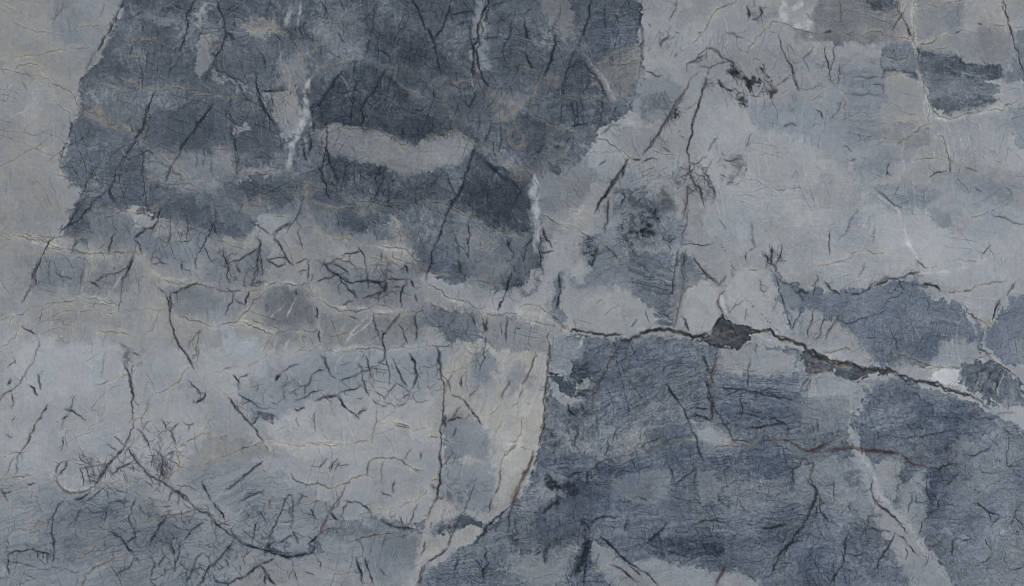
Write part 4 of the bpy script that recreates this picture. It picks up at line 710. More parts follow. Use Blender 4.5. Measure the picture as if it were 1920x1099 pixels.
V('c2', '''
n 3.5: 75 10 90 90 88 180 80 260 75 340 70 420 ; n 3: 180 30 180 80 ; n 6: 70 400 72 470 65 540 55 600 40 670 ; r 5: 50 640 30 690 5 750 ; r 4 : 70 430 72 480 ; r 4: 130 385 110 440 85 480 ; n 8: 95 220 95 280 ; n 5: 130 115 170 130 210 165 230 190 ; n 6: 230 190 260 230 285 270
r 4: 265 60 245 100 220 130 ; r 4: 175 175 130 240 ; r 6 .8: 225 210 200 240 ; n 5: 110 250 180 235 ; n 5: 150 290 135 330 ; d 4: 520 30 495 80 480 130 ; r 4: 430 40 400 90 380 130 ; g 4: 440 170 470 150 ; g 4: 505 152 555 158 ; g 3: 280 220 340 205 370 160 ; g 3: 360 310 390 240
d 2.5: 500 220 490 290 470 330 430 390 400 430 380 480 ; d 4: 470 370 420 410 400 430 ; r 5: 380 480 380 550 360 610 340 640 ; n 4: 335 650 320 720 ; d 2.5: 420 355 470 345 ; g 2.5: 480 380 530 390 ; r 3.5: 250 570 225 630 205 690 190 720
d 4: 620 0 615 60 610 120 605 200 600 260 590 330 580 380 ; n 4: 618 20 608 180 595 300 580 380 ; n 9: 620 120 615 160 ; r 5: 580 375 570 430 555 480 ; r 6: 545 400 535 460 510 510 490 550 ; r 9: 530 490 500 540 475 575 ; r 14: 480 580 465 620 450 650 430 690 ; r 9: 430 690 415 700 ; n 6: 550 500 540 530
n 6: 420 700 380 740 340 770 310 790 295 830 270 850 240 890 ; n 8: 300 790 290 840 ; r 5: 160 760 140 820 120 860 115 890 ; r 8: 125 850 115 890 ; d 5: 110 900 70 935 30 960 0 980 ; n 4: 110 900 50 945 0 980 ; n 3: 120 770 125 850
n 4: 430 710 425 780 415 830 ; n 3.5: 450 740 465 830 ; r 3: 910 0 880 60 860 120 840 180 820 215 780 220 ; r 4: 830 130 815 180 ; n 7: 725 160 740 200 770 220 ; n 6: 795 160 810 190 ; r 4: 795 250 780 310 760 370 790 400 ; n 5 .7: 870 220 870 300
r 5: 950 440 890 460 850 500 ; d 4: 890 460 950 440 1020 430 1099 405 ; r 3: 850 500 845 550 ; n 5: 830 510 820 570 ; n 3: 930 350 940 380 910 440 ; n 3: 980 290 960 350 ; n 5: 620 520 660 570 680 600 ; n 6: 600 720 650 680 ; n 4: 740 530 800 510
n 9: 800 760 830 790 ; n 4: 830 780 840 830 ; n 8: 840 840 820 900 800 960 ; n 11 .8: 620 910 610 980 ; n 6: 890 840 930 870 960 900 1010 950 1060 990 1099 1020 ; n 5: 940 990 1000 1010 1050 1050 1080 1080 ; n 5: 820 980 815 1090 ; n 8 .7: 780 960 760 1010 740 1050
n 5: 160 960 140 1050 ; n 5: 300 900 320 980 280 1050 ; n 4: 245 960 290 1020 300 1080 ; n 3: 890 930 870 980 ; n 4: 1035 740 1020 820 ; g 2.5: 860 1010 910 1000 970 985 ; n 5 .8: 560 940 590 920 ; n 5 .7: 350 880 380 850 ; n 5 .7: 700 300 740 280''')
V('c3', '''
n 5: 140 60 170 110 200 150 230 190 250 240 270 300 295 340 300 400 325 465 ; n 7: 150 80 190 140 ; r 4: 375 0 380 60 375 130 375 190 365 245 ; n 5: 335 30 355 90 370 150 ; n 7: 375 150 375 230 ; n 4: 375 150 400 210 430 260 460 310 480 345 ; n 6: 260 230 310 225 365 250 ; n 4: 250 190 300 180 350 185
n 3: 525 90 525 220 ; n 3: 560 20 555 70 ; n 4: 600 110 590 150 ; n 4: 390 80 460 80 530 90 ; n 3: 550 95 640 100 700 120 800 135 ; n 5: 540 290 600 285 650 270 740 260 ; n 5 : 660 240 720 250 760 275 ; r 5: 765 285 755 340
d 4: 0 395 60 380 140 370 220 355 290 345 ; d 4: 330 405 380 390 440 378 480 370 ; g 6: 470 375 520 370 560 375 600 365 ; r 5: 600 360 660 348 720 345 770 355 800 375 830 400 870 405 910 390 950 370 980 350 ; r 5: 980 400 1040 390 1099 380 ; g 4: 1010 365 1050 330 1090 312 ; r 6: 730 345 770 355 ; g 3: 180 355 290 345
r 5: 890 465 885 510 870 550 865 570 ; n 7: 870 565 900 590 915 620 900 660 875 700 855 750 840 790 ; n 4: 840 470 890 465 ; n 3.5: 840 430 820 480 780 500 780 570 ; n 3: 780 490 790 580 ; n 4: 910 690 905 745 ; n 5: 945 740 965 765 ; n 4: 920 620 940 670
n 3: 1000 560 1000 660 ; n 5: 840 790 790 850 760 890 740 940 ; n 6: 840 865 790 870 750 900 710 950 690 1000 680 1030 ; n 4: 150 480 165 530 160 570 ; n 4: 160 580 220 545 280 500 ; n 6: 140 770 100 820 60 860 20 885
n 4: 0 640 40 660 ; n 5: 610 800 700 795 760 785 ; n 6: 300 770 380 760 450 775 ; r 7: 435 995 410 1050 390 1095 ; n 6: 0 1020 50 1050 95 1095 ; n 5: 555 1040 600 1080 ; n 4: 520 1080 515 1095 ; n 4: 885 270 890 310 ; n 4: 910 250 920 310
n 4: 690 370 735 380 750 450 770 490 ; n 4: 480 345 530 350 560 360 ; n 5 .7: 0 390 60 350 110 330 ; n 4 .6: 290 470 280 600 ; n 4 .7: 400 620 470 700 ; n 4 .6: 500 640 560 720 ; n 4 .7: 350 800 380 860''')
V('c4', '''
k 6: 430 10 480 40 540 45 600 50 680 75 760 95 ; n 5: 760 95 830 120 880 150 920 185 ; d 5: 760 95 830 115 ; r 5: 0 395 60 370 100 350 ; r 5: 120 385 170 385 230 390 280 405 350 405 420 415 460 415 490 440 520 470 570 480 620 490 ; r 7: 230 385 290 405 360 408 440 408 ; n 5: 280 400 350 405 430 410 ; g 4: 150 330 190 312
n 5: 620 490 660 500 700 480 740 470 780 470 ; r 3: 720 460 745 430 745 400 ; n 3: 435 330 540 330 640 315 750 305 ; n 4: 560 335 600 320 ; n 4: 320 550 310 600 325 650 350 690 400 720 440 755 480 800 500 830 ; n 6: 325 650 370 700 410 730 470 780
n 4: 600 530 595 580 605 640 620 670 ; n 4: 660 660 655 700 ; n 4: 680 590 720 560 770 510 ; n 3: 520 630 500 720 ; n 3: 540 630 545 670 600 660 ; n 4: 620 720 570 770 555 840 ; n 3: 440 610 450 580 480 560 ; n 4: 210 660 205 720 ; n 6: 195 820 180 900 170 970 130 1040 105 1090 ; n 4: 295 735 285 800 285 830
n 4: 440 820 400 900 350 970 320 1030 ; n 4: 440 830 500 890 550 940 ; n 3: 490 900 490 960 ; n 6: 0 550 30 600 20 650 0 680 ; n 4: 50 640 70 740 90 770 ; n 5: 840 670 890 690 920 720 970 735 ; n 4: 970 735 920 800 ; n 6: 920 720 925 760 ; n 4: 1080 680 1050 740 1010 800 ; n 4: 1050 740 1099 800
n 6: 735 860 730 900 725 945 ; n 3: 740 860 830 850 ; n 4: 1000 940 1015 1000 ; n 4: 1020 1010 1099 995 ; n 3: 900 860 930 920 ; n 4: 870 980 930 950 ; n 2: 870 480 880 515 970 520 ; n 4: 780 425 860 420 920 390 940 370 ; n 3: 920 340 960 370 ; n 3: 1020 330 1010 480 1090 495 ; r 2: 960 215 1050 205 ; n 5: 985 280 1030 325
w 5: 850 130 900 170 ; w 5 .7: 950 240 1000 300 ; n 4: 300 740 370 735 ; n 4: 180 930 270 935 ; n 4: 300 800 420 815 ; l 26 .7: 180 260 250 420 320 520 350 620 430 700 500 780 560 870 640 990 740 1090 ; w 5 .6: 270 440 320 520 340 560 ; w 3 .5: 440 690 540 840 640 980 ; r 5 .5: 640 880 700 910 ; n 4: 860 240 900 230 940 240''')

# ---- rows of dark pinholes ----
DOTS('b3', '535 570 620 650 720 755', 26); DOTS('b3', '390 260 440 345', 8); DOTS('b3', '470 390 480 480', 10); DOTS('c4', '380 615 500 770 600 930 735 1090', 30); DOTS('c4', '30 110 220 345', 7); DOTS('b3', '780 880 830 980', 8)
# ---- fracture crackle fields ----
C('f', 90, 16, 75, 40, 1.6, .85, '330 970 420 960 480 1040 560 1050 560 1140 300 1140 280 1040')
C('f', 60, 18, 60, 40, 1.7, .9, '160 860 240 850 260 830 300 870 300 900 240 920 160 920')
C('f', 60, 18, 70, 40, 1.5, .8, '460 930 600 920 640 970 600 1030 500 1035 450 990')
C('f', 50, 16, 60, 50, 1.4, .75, '260 790 330 800 350 880 300 900 280 850')
C('f', 60, 24, 10, 55, 1.4, .7, '200 920 330 900 380 980 300 1040 160 1040')
C('f', 70, 15, 60, 60, 1.2, .6, '0 900 160 930 150 1099 -40 1099')
C('f', 60, 18, 60, 45, 1.4, .75, '680 660 830 650 820 740 740 770 640 740 600 700')
C('f', 40, 16, 50, 45, 1.3, .65, '440 740 560 700 560 770 480 800')
C('f', 45, 18, 20, 50, 1.3, .7, '590 480 780 480 780 570 640 570')
C('f', 40, 16, 70, 40, 1.3, .7, '400 460 500 460 500 540 400 540')
C('f', 40, 16, 70, 30, 1.3, .6, '300 380 400 380 400 470 300 470')
C('f', 36, 18, 70, 30, 1.2, .5, '140 470 260 460 330 560 150 560')
C('f', 60, 20, 80, 40, 1.3, .55, '400 0 560 0 540 330 420 330 400 200')
C('f', 60, 18, 70, 50, 1.3, .55, '560 20 800 0 800 130 640 120 580 120')
C('f', 40, 18, 80, 35, 1.3, .6, '600 150 720 150 800 220 780 260 600 225')
C('f', 30, 18, 80, 30, 1.3, .6, '620 300 800 340 780 380 640 360')
C('f', 60, 18, 80, 50, 1.2, .55, '800 0 1000 0 1000 230 800 230')
C('f', 50, 18, 80, 40, 1.2, .55, '200 10 390 10 380 260 200 180')
C('f', 50, 18, 110, 30, 1.2, .5, '170 260 260 270 240 380 130 440 140 400')
C('f', 40, 14, 80, 40, 1.2, .55, '860 430 1000 450 980 560 900 560')
C('f', 40, 16, 85, 25, 1.2, .55, '800 580 900 600 960 640 900 680 830 630')
C('f', 130, 13, 0, 70, 1.2, .55, '1500 880 1640 900 1700 1080 1520 1090', curl=.3)
C('f', 170, 14, 0, 70, 1.2, .55, '1660 840 1760 820 1990 860 1990 1150 1800 1150 1700 1000', curl=.3)
C('f', 120, 13, 10, 70, 1.2, .5, '1580 730 1740 735 1850 790 1840 840 1700 840 1580 810', curl=.3)
C('f', 140, 18, 4, 14, 1.2, .5, '1340 690 1500 690 1510 810 1340 820', curl=.15)
C('f', 170, 20, -25, 14, 1.2, .55, '1110 690 1240 640 1320 690 1330 780 1200 790 1050 860', curl=.15)
C('f', 120, 20, -6, 16, 1.1, .4, '1120 900 1500 880 1500 1020 1200 1040', curl=.2)
C('f', 120, 9, -30, 70, 1.3, .6, '1040 780 1240 770 1220 850 1060 960 1000 940', curl=.35)
C('f', 90, 10, -40, 60, 1.3, .55, '900 1000 1080 1000 1090 1099 800 1120 840 1060', curl=.3)
C('f', 60, 12, -50, 50, 1.2, .5, '830 870 920 870 930 960 830 970', curl=.3)
C('f', 40, 12, 10, 15, 1.1, .55, '1190 480 1260 480 1260 600 1210 570', curl=.15)
C('f', 60, 8, -40, 60, 1.2, .6, '1120 400 1180 320 1280 400 1280 460 1160 460', curl=.4)
C('f', 40, 10, -30, 40, 1.1, .5, '1080 460 1180 460 1180 540 1080 550')
C('f', 50, 14, -6, 20, 1.1, .5, '1500 540 1720 510 1800 570 1760 680 1640 680', curl=.25)
C('f', 50, 14, 100, 20, 1.1, .4, '1420 120 1640 100 1640 260 1440 240')
C('f', 36, 16, 100, 20, 1.1, .4, '1490 590 1600 600 1620 660 1500 650')
C('f', 60, 14, 100, 12, 1.2, .45, '840 680 1020 680 1010 880 830 980', st='g')
C('f', 40, 22, 15, 30, 1.3, .4, '200 150 1150 150 1150 330 200 330', st='g')
C('f', 50, 16, 60, 40, 1.2, .3, '20 650 820 650 820 850 20 850', st='g')
C('f', 110, 13, 115, 10, 1.3, .3, '60 480 400 540 760 560 760 700 500 860 260 1000 180 780 100 640', st='w', curl=.06, branch=0)
C('f', 30, 14, 90, 8, 1.2, .3, '200 150 1100 150 1000 420 200 420', st='w', curl=.06, branch=0)

# ---- second look: dense dendrites and the framed pale corner ----
C('f', 34, 14, 50, 45, 1.7, .9, '1365 120 1395 135 1430 135 1455 175 1440 190 1410 175 1375 160')
C('f', 46, 15, 70, 40, 1.5, .8, '1275 305 1310 300 1340 340 1340 375 1315 380 1290 345', curl=.3)
C('f', 34, 9, 30, 70, 1.4, .7, '1200 310 1270 320 1290 350 1250 380 1200 390', curl=.4)
C('f', 22, 9, 30, 60, 1.4, .7, '1340 290 1400 290 1400 330 1370 360 1350 340', curl=.35)
C('f', 20, 8, 120, 50, 1.4, .75, '1235 60 1265 60 1255 95 1235 90', curl=.3)
C('f', 16, 9, 80, 40, 1.5, .85, '1398 10 1432 10 1430 38 1400 38', curl=.4)
C('f', 26, 11, 85, 30, 1.5, .85, '1428 470 1465 460 1468 490 1450 505 1430 500', curl=.3)
C('f', 60, 10, 60, 60, 1.4, .75, '1195 415 1280 420 1285 455 1230 465 1190 450', curl=.4)
C('f', 40, 15, 75, 30, 1.6, .9, '170 870 215 860 205 910 165 915', curl=.2)
C('f', 50, 14, 80, 30, 1.5, .85, '285 850 310 850 320 890 295 905', curl=.3)
C('f', 60, 13, 75, 45, 1.5, .85, '300 1020 350 1010 380 1060 350 1130 300 1130', curl=.4)
C('f', 40, 14, 60, 45, 1.5, .85, '380 1020 440 1010 450 1099 390 1099', curl=.4)
C('f', 26, 12, 70, 40, 1.6, .9, '485 1010 520 1000 520 1040 490 1035', curl=.4)
C('f', 26, 14, 70, 40, 1.4, .8, '700 500 740 500 730 560 690 550', curl=.4)
V('a4', '''w 5 .8: 520 20 525 180 ; w 4 .7: 545 20 545 220 ; w 6 .7: 700 5 880 -2 ; w 4 .6: 590 500 600 630 ; w 4 .6: 980 10 985 100 ; w 7 .5: 930 60 1000 130 ; w 4 .5: 890 40 920 100 ; w 5 .6: 615 640 560 660
n 9 .6: 770 290 800 340 ; w 3 .5: 700 340 790 380 930 385 ; g 3: 480 0 455 90 ; l 20 .6: 530 0 530 230 ; l 18 .5: 580 380 610 620''')
V('b3', '''g 3: 0 750 90 735 200 745 ; g 3 .8: 350 770 440 760 540 745 ; d 3: 600 742 720 770 840 825 ; d 3: 880 870 1000 905 1099 930 ; n 4: 340 795 420 825 480 838 ; n 3: 430 700 500 770 ; d 2: 380 790 450 800 520 780''')
V('b4', '''d 3: 60 885 200 915 ; w 3 .6: 870 960 860 1010 840 1060 ; w 3 .6: 1000 940 980 1000 960 1080 ; n 4: 860 980 840 1020 ; n 4: 930 960 900 1010''')

V('c2', '''n 16 .9: 830 850 815 920 790 990 760 1050 ; n 14 .8: 805 940 780 1000 750 1045 ; n 6: 840 780 1000 740 ; n 16 .8: 625 900 612 980 ; n 5: 1050 1000 1099 1040 ; r 18: 480 575 462 625 440 670 424 695 ; r 12: 525 500 500 545 478 580 ; r 7: 552 410 540 460 525 500
g 4: 20 555 60 545 ; g 4: 0 340 60 330 ; g 3: 60 80 150 60''')
V('c1', '''g 4: 1030 495 1085 500 ; g 4: 1099 590 1060 645 1030 670 960 695 ; r 8: 560 780 553 830 ; n 3: 935 270 1010 285 ; g 3: 925 255 1010 278''')
V('c3', '''r 9: 435 995 412 1050 392 1095 ; g 6: 455 378 485 368 ; g 6: 520 372 565 378 ; r 8 .8: 790 368 860 405 920 388 ; r 8 .8: 960 405 1040 392 1099 382''')
V('c4', '''r 8 .9: 90 360 0 400 ; r 9 .9: 230 388 300 405 380 408 450 412 ; r 7 .9: 470 425 520 470 580 482 ; w 4 .5: 250 430 330 545''')
S('c2', .9, '600 520 640 515 690 605 640 610 605 580', dense=.3)
S('c2', .9, '590 725 640 685 665 640 690 660 650 710 615 745', dense=.3)
S('c2', .8, '420 835 475 838 485 905 440 908', dense=.25)
S('c2', .7, '690 570 830 555 800 610 740 660 690 620', dense=.1)
# ---- grain, bedding bands and hairlines of the stone ----
def finish():
    global TONE, WARM
    for c in CH: CH[c] = np.clip(CH[c], 0, 1)
    wx = X + 14*WX1 + 4*WX2; wy = Y + 14*WY1 + 4*WY2
    mott = fbm(wx/60, wy/60, 6, 8, .62)
    fine = fbm(wx/7, wy/7, 4, 33, .65)
    dark = sstep(135, 85, TONE)
    # bedding: noise stretched along each patch's own direction
    acc = np.zeros_like(TONE); lin = np.zeros_like(TONE)
    for ang in np.unique(BANG):
        k = (BANG == ang) & (BAND > .01)
        if not k.any(): continue
        a = math.radians(float(ang)); x = wx[k]; y = wy[k]
        u = x*math.cos(a) + y*math.sin(a); v = -x*math.sin(a) + y*math.cos(a)
        acc[k] = fbm(u/90, v/7, 4, 13, .65)
        for lu, lv, kk in ((150, 13, 17), (90, 8, 27), (60, 6, 37)):
            r = np.zeros_like(TONE); r[k] = fbm(u/lu, v/lv, 2, kk, .5); e = np.zeros_like(TONE); e[k] = fbm(u/45, v/22, 3, kk + 3)
            lin = np.maximum(lin, np.where(k, thin(r, 1.25)*sstep(-.1, .35, e), 0))
    TONE += BAND*13*acc
    TONE -= BAND*19*lin
    # angular shards with a tone of their own
    ca, cb, cd = cells(wx + 8*WX2, wy + 8*WY2, 62, 6, 20, 1.5)
    sa, sb, sd = cells(wx + 5*WX2, wy + 5*WY2, 24, 9, -55, 1.7)
    amp = .55 + .75*dark
    TONE += amp*(5.5*ca + 3.6*sa*sstep(-.2, .4, cb))
    TONE -= amp*7*sstep(1.6, .3, sd)*sstep(.15, .6, sb) + amp*7*sstep(2.2, .3, cd)*sstep(.1, .6, cb)
    rid = 1 - 2*np.abs(fbm(wx/48 + 9, wy/40, 5, 101, .6)); rid2 = 1 - 2*np.abs(fbm(wx/22 + 5, wy/26, 4, 103, .6))
    TONE += dark*(15*sstep(.55, 1, rid)*sstep(-.1, .5, mott) + 9*sstep(.6, 1, rid2)) - amp*7*sstep(.6, 1, rid2)*sstep(.1, -.4, mott)
    TONE += mott*(9 + 3*dark) + fine*(4.5 + 3.5*dark)
    # brushed-looking vertical streaks of the cut
    TONE += .8*vnoise(X/2.3, Y/70, 51) + .5*vnoise(X/45, Y/2.3, 52) + 2.4*fbm(X/4, Y/60, 3, 53)*(.35 + .65*dark)
    TONE += rng.normal(0, 2.0, TONE.shape).astype(np.float32)*(.8 + .5*dark)
    # mineral grit in the speckled areas
    f = fbm(X/4.2 + 2*WX2, Y/4.2 + 2*WY2, 3, 77, .7)
    TONE -= ROUGH*19*sstep(.16, .5, f); TONE += ROUGH*12*sstep(.2, .55, -f)
    TONE += ROUGH*(15*fbm(wx/38 + 3, wy/30, 4, 171, .6) + 10*fbm(wx/120, wy/90, 3, 173))
    # hairline fractures, dark and pale, each family with its own grain direction
    for i, (ang, lu, lv, amp, lo) in enumerate([(70, 60, 26, -17, -.02), (110, 55, 22, -16, .05), (15, 70, 20, -13, .05), (-25, 60, 24, -14, .05), (60, 34, 15, -14, .12), (100, 30, 14, -14, .15),
                                          (20, 30, 14, -11, .15), (80, 80, 14, 10, .1), (-60, 60, 20, 10, .1), (10, 70, 18, 9, .1)]):
        hx = X + 5*WX1 + 1.2*WX2; hy = Y + 5*WY1 + 1.2*WY2
        t = math.radians(ang); u = (hx*math.cos(t) + hy*math.sin(t))/(lu*1.8) + 31*i; v = (-hx*math.sin(t) + hy*math.cos(t))/lv + 17*i
        r = fbm(u, v, 2, 120 + i, .4); g = fbm(X/90 + 7*i, Y/90, 3, 140 + i)
        TONE += 1.5*amp*(.85 + .1*dark)*thin(r, 1.25)*sstep(lo + .34*(1 - dark), lo + .7 - .1*dark, g)*np.clip(.7 + .8*F8, 0, 1.2)
    WARM = .7*WARM - .12*dark + (.30 - .16*dark)*fbm(wx/60, wy/60, 5, 91, .6) + (.18 - .08*dark)*fbm(X/14, Y/14, 3, 95)
    # crisp crystal borders
    def soft3(a):
        for ax in (0, 1):
            for d in (1, 2): a = (np.roll(a, d, ax) + 2*a + np.roll(a, -d, ax))/4
        return a
    TONE = TONE + .85*(TONE - soft3(TONE))
    TONE = 120 + 1.07*(TONE - 120)
    WARM = np.clip(WARM, -1, 1.4); TONE = np.clip(TONE, 30, 200)
    CH['n'] *= np.clip(.9 + .25*F8, .3, 1); CH['g'] *= np.clip(.75 + .7*WX2, .15, 1); CH['r'] *= np.clip(.85 + .45*WY2, .25, 1)
    CH['w'] *= np.clip(.7 + .8*F8, .1, 1); CH['k'] *= np.clip(.9 + .3*F8, .3, 1)
    # white crystal stays off the darkest specks
finish()

# ---- mineral colours ----
def s2l(c):
    c = [v/255. for v in c]; return [v/12.92 if v <= .04045 else ((v + .055)/1.055)**2.4 for v in c]
STOPS = [30, 60, 80, 100, 120, 140, 160, 200]
COOL = [s2l((L - 14*k, L - 1, L + 18*k)) for L, k in zip(STOPS, [.7, .85, 1, 1, .95, .85, .7, .5])]      # warm = -1
WARMC = [s2l((L + 4*k, L + 1, L - 7*k)) for L, k in zip(STOPS, [.3, .5, .7, .9, 1, 1, .9, .7])]        # warm = +1.4
NAVY = s2l((17, 21, 34)); GOLD = s2l((128, 120, 99)); RUST = s2l((82, 57, 51)); GREEN = s2l((56, 62, 60)); WHITE = s2l((182, 187, 192))

# ======================= MATERIALS =======================
GAIN = 1.5      # stone reflectance against its look under the lamps
def lin(c): return (c[0]*GAIN, c[1]*GAIN, c[2]*GAIN, 1)

def stone_material():
    m = bpy.data.materials.new('polished_marble'); m.use_nodes = True
    nt = m.node_tree; N = nt.nodes; Lk = nt.links.new
    bsdf = N['Principled BSDF']
    def attr(name):
        a = N.new('ShaderNodeAttribute'); a.attribute_name = name; return a
    def sep(a):
        s = N.new('ShaderNodeSeparateColor'); Lk(a.outputs['Color'], s.inputs[0]); return s
    def math_(op, a, b):
        n = N.new('ShaderNodeMath'); n.operation = op
        for i, v in enumerate((a, b)):
            if isinstance(v, (int, float)): n.inputs[i].default_value = v
            else: Lk(v, n.inputs[i])
        return n.outputs[0]
    def mix(f, a, b):
        n = N.new('ShaderNodeMix'); n.data_type = 'RGBA'
        Lk(f, n.inputs['Factor'])
        for sock, v in ((n.inputs['A'], a), (n.inputs['B'], b)):
            if isinstance(v, tuple): sock.default_value = v
            else: Lk(v, sock)
        return n.outputs['Result']
    A = sep(attr('mineral_tone')); B = sep(attr('mineral_veins')); G = attr('mineral_green')
    tc = N.new('ShaderNodeTexCoord')
    def noise(scale, detail, rough=.6):
        n = N.new('ShaderNodeTexNoise'); n.inputs['Scale'].default_value = scale; n.inputs['Detail'].default_value = detail; n.inputs['Roughness'].default_value = rough
        Lk(tc.outputs['Object'], n.inputs['Vector']); return n.outputs['Fac']
    g1 = math_('MULTIPLY', math_('SUBTRACT', noise(420, 3), .5), .055)
    g2 = math_('MULTIPLY', math_('SUBTRACT', noise(130, 4, .7), .5), .05)
    tone = math_('ADD', A.outputs[0], math_('ADD', g1, g2))
    def ramp(cols):
        r = N.new('ShaderNodeValToRGB'); e = r.color_ramp.elements
        while len(e) < len(STOPS): e.new(.5)
        for el, L, c in zip(e, STOPS, cols): el.position = L/255.; el.color = lin(c)
        for i, L in enumerate(STOPS): e[i].position = L/255.; e[i].color = lin(cols[i])
        Lk(tone, r.inputs['Fac']); return r.outputs['Color']
    c = mix(A.outputs[1], ramp(COOL), ramp(WARMC))
    c = mix(math_('MULTIPLY', B.outputs[1], .7), c, lin(GOLD)); c = mix(math_('MULTIPLY', B.outputs[2], .78), c, lin(RUST))
    c = mix(G.outputs['Fac'], c, lin(GREEN)); c = mix(math_('MULTIPLY', A.outputs[2], .8), c, lin(WHITE)); c = mix(B.outputs[0], c, lin(NAVY))
    Lk(c, bsdf.inputs['Base Color'])
    r = math_('ADD', math_('MULTIPLY', noise(60, 3), .14), .12); Lk(math_('ADD', r, math_('MULTIPLY', B.outputs[0], .25)), bsdf.inputs['Roughness'])
    bsdf.inputs['IOR'].default_value = 1.45
    bmp = N.new('ShaderNodeBump'); bmp.inputs['Strength'].default_value = .12; bmp.inputs['Distance'].default_value = .0006
    Lk(noise(520, 2), bmp.inputs['Height']); Lk(bmp.outputs['Normal'], bsdf.inputs['Normal'])
    return m

def edge_material():
    m = bpy.data.materials.new('sawn_marble_edge'); m.use_nodes = True
    nt = m.node_tree; N = nt.nodes; b = N['Principled BSDF']
    tc = N.new('ShaderNodeTexCoord'); n = N.new('ShaderNodeTexNoise'); n.inputs['Scale'].default_value = 9; n.inputs['Detail'].default_value = 8; n.inputs['Roughness'].default_value = .65
    r = N.new('ShaderNodeValToRGB'); r.color_ramp.elements[0].position = .35; r.color_ramp.elements[1].position = .65
    r.color_ramp.elements[0].color = (.14, .16, .2, 1); r.color_ramp.elements[1].color = (.42, .44, .46, 1)
    nt.links.new(tc.outputs['Object'], n.inputs['Vector']); nt.links.new(n.outputs['Fac'], r.inputs['Fac']); nt.links.new(r.outputs['Color'], b.inputs['Base Color'])
    b.inputs['Roughness'].default_value = .6
    return m

# ======================= THE SLAB =======================
col = scene.collection
slab = bpy.data.objects.new('marble_slab', None); col.objects.link(slab); slab.empty_display_size = .2
slab['label'] = 'polished grey, blue and white veined marble slab filling the picture'; slab['category'] = 'stone slab'; slab['kind'] = 'thing'
STONE = stone_material(); EDGE = edge_material()

x0, x1 = (gx[0] - 960)*UNIT, (gx[-1] - 960)*UNIT
zt, zb = Z_MID + (549.5 - gy[0])*UNIT, Z_MID + (549.5 - gy[-1])*UNIT
def slab_body():
    T, e, c = .0215, .0012, .0016     # thickness, set-back of the face bed, chamfer
    ys = [e, e + .0015, T - c, T]; ins = [.0006, 0, 0, c]
    v = []; f = []
    for y, i in zip(ys, ins):
        v += [(x0 + i, y, zb + i), (x1 - i, y, zb + i), (x1 - i, y, zt - i), (x0 + i, y, zt - i)]
    for k in range(len(ys) - 1):
        for j in range(4):
            a, b = 4*k + j, 4*k + (j + 1) % 4
            f.append((a, b, b + 4, a + 4))
    f.append((3, 2, 1, 0)); f.append(tuple(range(len(v) - 4, len(v))))
    me = bpy.data.meshes.new('slab_body'); me.from_pydata(v, [], f); me.materials.append(EDGE)
    o = bpy.data.objects.new('slab_body', me); col.objects.link(o); o.parent = slab
    return o
slab_body()

# relief of the polish: open veins are a little sunk, hard white crystal stands a hair proud
relief = .0005*CH['n'] + .0007*CH['k'] + .0002*CH['r'] + .00015*CH['g'] - .0002*CH['w'] + .00012*WX2
relief[[0, -1], :] = .0022; relief[:, [0, -1]] = .0022
VX = ((X - 960)*UNIT).astype(np.float32); VZ = (Z_MID + (549.5 - Y)*UNIT).astype(np.float32); VY = relief.astype(np.float32)
CO = np.stack([VX, VY, VZ], -1).reshape(-1, 3)
ones = np.ones_like(TONE)
AT1 = np.stack([TONE/255., (WARM + 1)/2.4, CH['w'], ones], -1).reshape(-1, 4).astype(np.float32)
AT2 = np.stack([CH['n'], CH['g'], CH['r'], ones], -1).reshape(-1, 4).astype(np.float32)
AT3 = CH['k'].reshape(-1).astype(np.float32)
idx = np.arange(NX*NY).reshape(NY, NX)
QUADS = np.stack([idx[:-1, :-1], idx[1:, :-1], idx[1:, 1:], idx[:-1, 1:]], -1).reshape(-1, 4)

# which piece of the stone each little facet belongs to
cnt = np.bincount(VPART.ravel(), minlength=len(PARTS)); keep = np.zeros(len(PARTS), bool); by = {}
for i, (nm, sz) in enumerate(PARTS):
    if sz is not None and cnt[i] >= 24: by.setdefault(nm, []).append((cnt[i], i))
for nm, l in by.items():
    for c_, i in sorted(l, reverse=True)[:290]: keep[i] = True
lab = np.where(keep[VPART] & (VPART > 0), VPART, PART)
# a vein that breaks into separate runs keeps its longest one; the rest stays in the stone around it
def longest(q):
    u, inv = np.unique(q, return_inverse=True); inv = inv.reshape(q.shape); lb = np.arange(len(u))
    for _ in range(4000):
        m = lb[inv].min(1); new = lb.copy(); np.minimum.at(new, inv.ravel(), np.repeat(m, 4)); new = new[new]
        if (new == lb).all(): break
        lb = new
    ql = lb[inv[:, 0]]; return ql == np.bincount(ql).argmax()
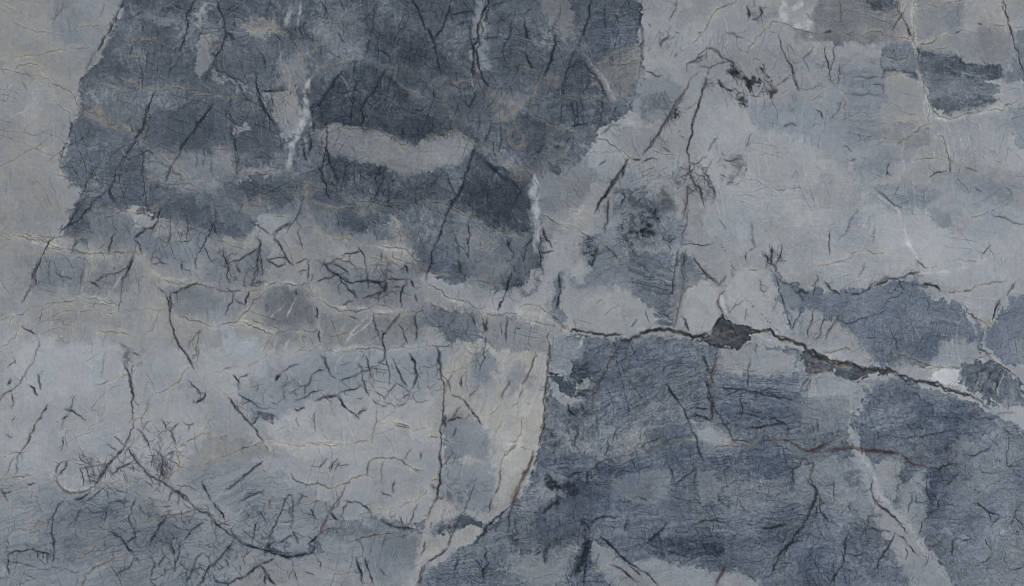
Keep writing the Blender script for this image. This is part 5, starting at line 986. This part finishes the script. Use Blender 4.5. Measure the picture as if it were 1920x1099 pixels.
# crumbs of a patch that lie loose in other stone go back to the ground
fl = lab[:-1, :-1].reshape(-1)
base = PART[:-1, :-1].reshape(-1); od = np.argsort(fl, kind='stable'); cut = np.searchsorted(fl[od], np.arange(len(PARTS) + 1))
for i in range(1, len(PARTS)):
    k = od[cut[i]:cut[i + 1]]
    if 0 < len(k) < 6000:
        loose = k[~longest(QUADS[k])]; fl[loose] = np.where(base[loose] == i, 0, base[loose])
cnt = np.bincount(fl, minlength=len(PARTS)); fl = np.where(cnt[fl] < 20, 0, fl)
order = np.argsort(fl, kind='stable'); fs = fl[order]
starts = np.flatnonzero(np.r_[True, fs[1:] != fs[:-1]]); ends = np.r_[starts[1:], len(fs)]
LABELS = dict(green_fill='green-black mineral filling the widest stretch of the open seam', white_clast='bright white crystal lump at the end of the long dark seam',
              pale_wedge='tall pale cream wedge between two rust-edged fractures', slate_ground='blue-grey speckled lower right field of the slab',
              beige_patch='smooth warm beige-grey stone along the left edge')
for s_, e_ in zip(starts, ends):
    pid = int(fs[s_]); name = PARTS[pid][0]
    q = QUADS[order[s_:e_]]
    u, inv = np.unique(q, return_inverse=True)
    me = bpy.data.meshes.new(name)
    me.vertices.add(len(u)); me.vertices.foreach_set('co', CO[u].ravel())
    me.loops.add(q.size); me.loops.foreach_set('vertex_index', inv.astype(np.int32).ravel())
    me.polygons.add(len(q)); me.polygons.foreach_set('loop_start', np.arange(0, q.size, 4, dtype=np.int32))
    me.update(calc_edges=True)
    a = me.attributes.new('mineral_tone', 'FLOAT_COLOR', 'POINT'); a.data.foreach_set('color', AT1[u].ravel())
    a = me.attributes.new('mineral_veins', 'FLOAT_COLOR', 'POINT'); a.data.foreach_set('color', AT2[u].ravel())
    a = me.attributes.new('mineral_green', 'FLOAT', 'POINT'); a.data.foreach_set('value', AT3[u])
    me.polygons.foreach_set('use_smooth', np.zeros(len(q), bool))
    me.materials.append(STONE)
    o = bpy.data.objects.new(name, me); col.objects.link(o); o.parent = slab
    if name in LABELS: o['label'] = LABELS[name]
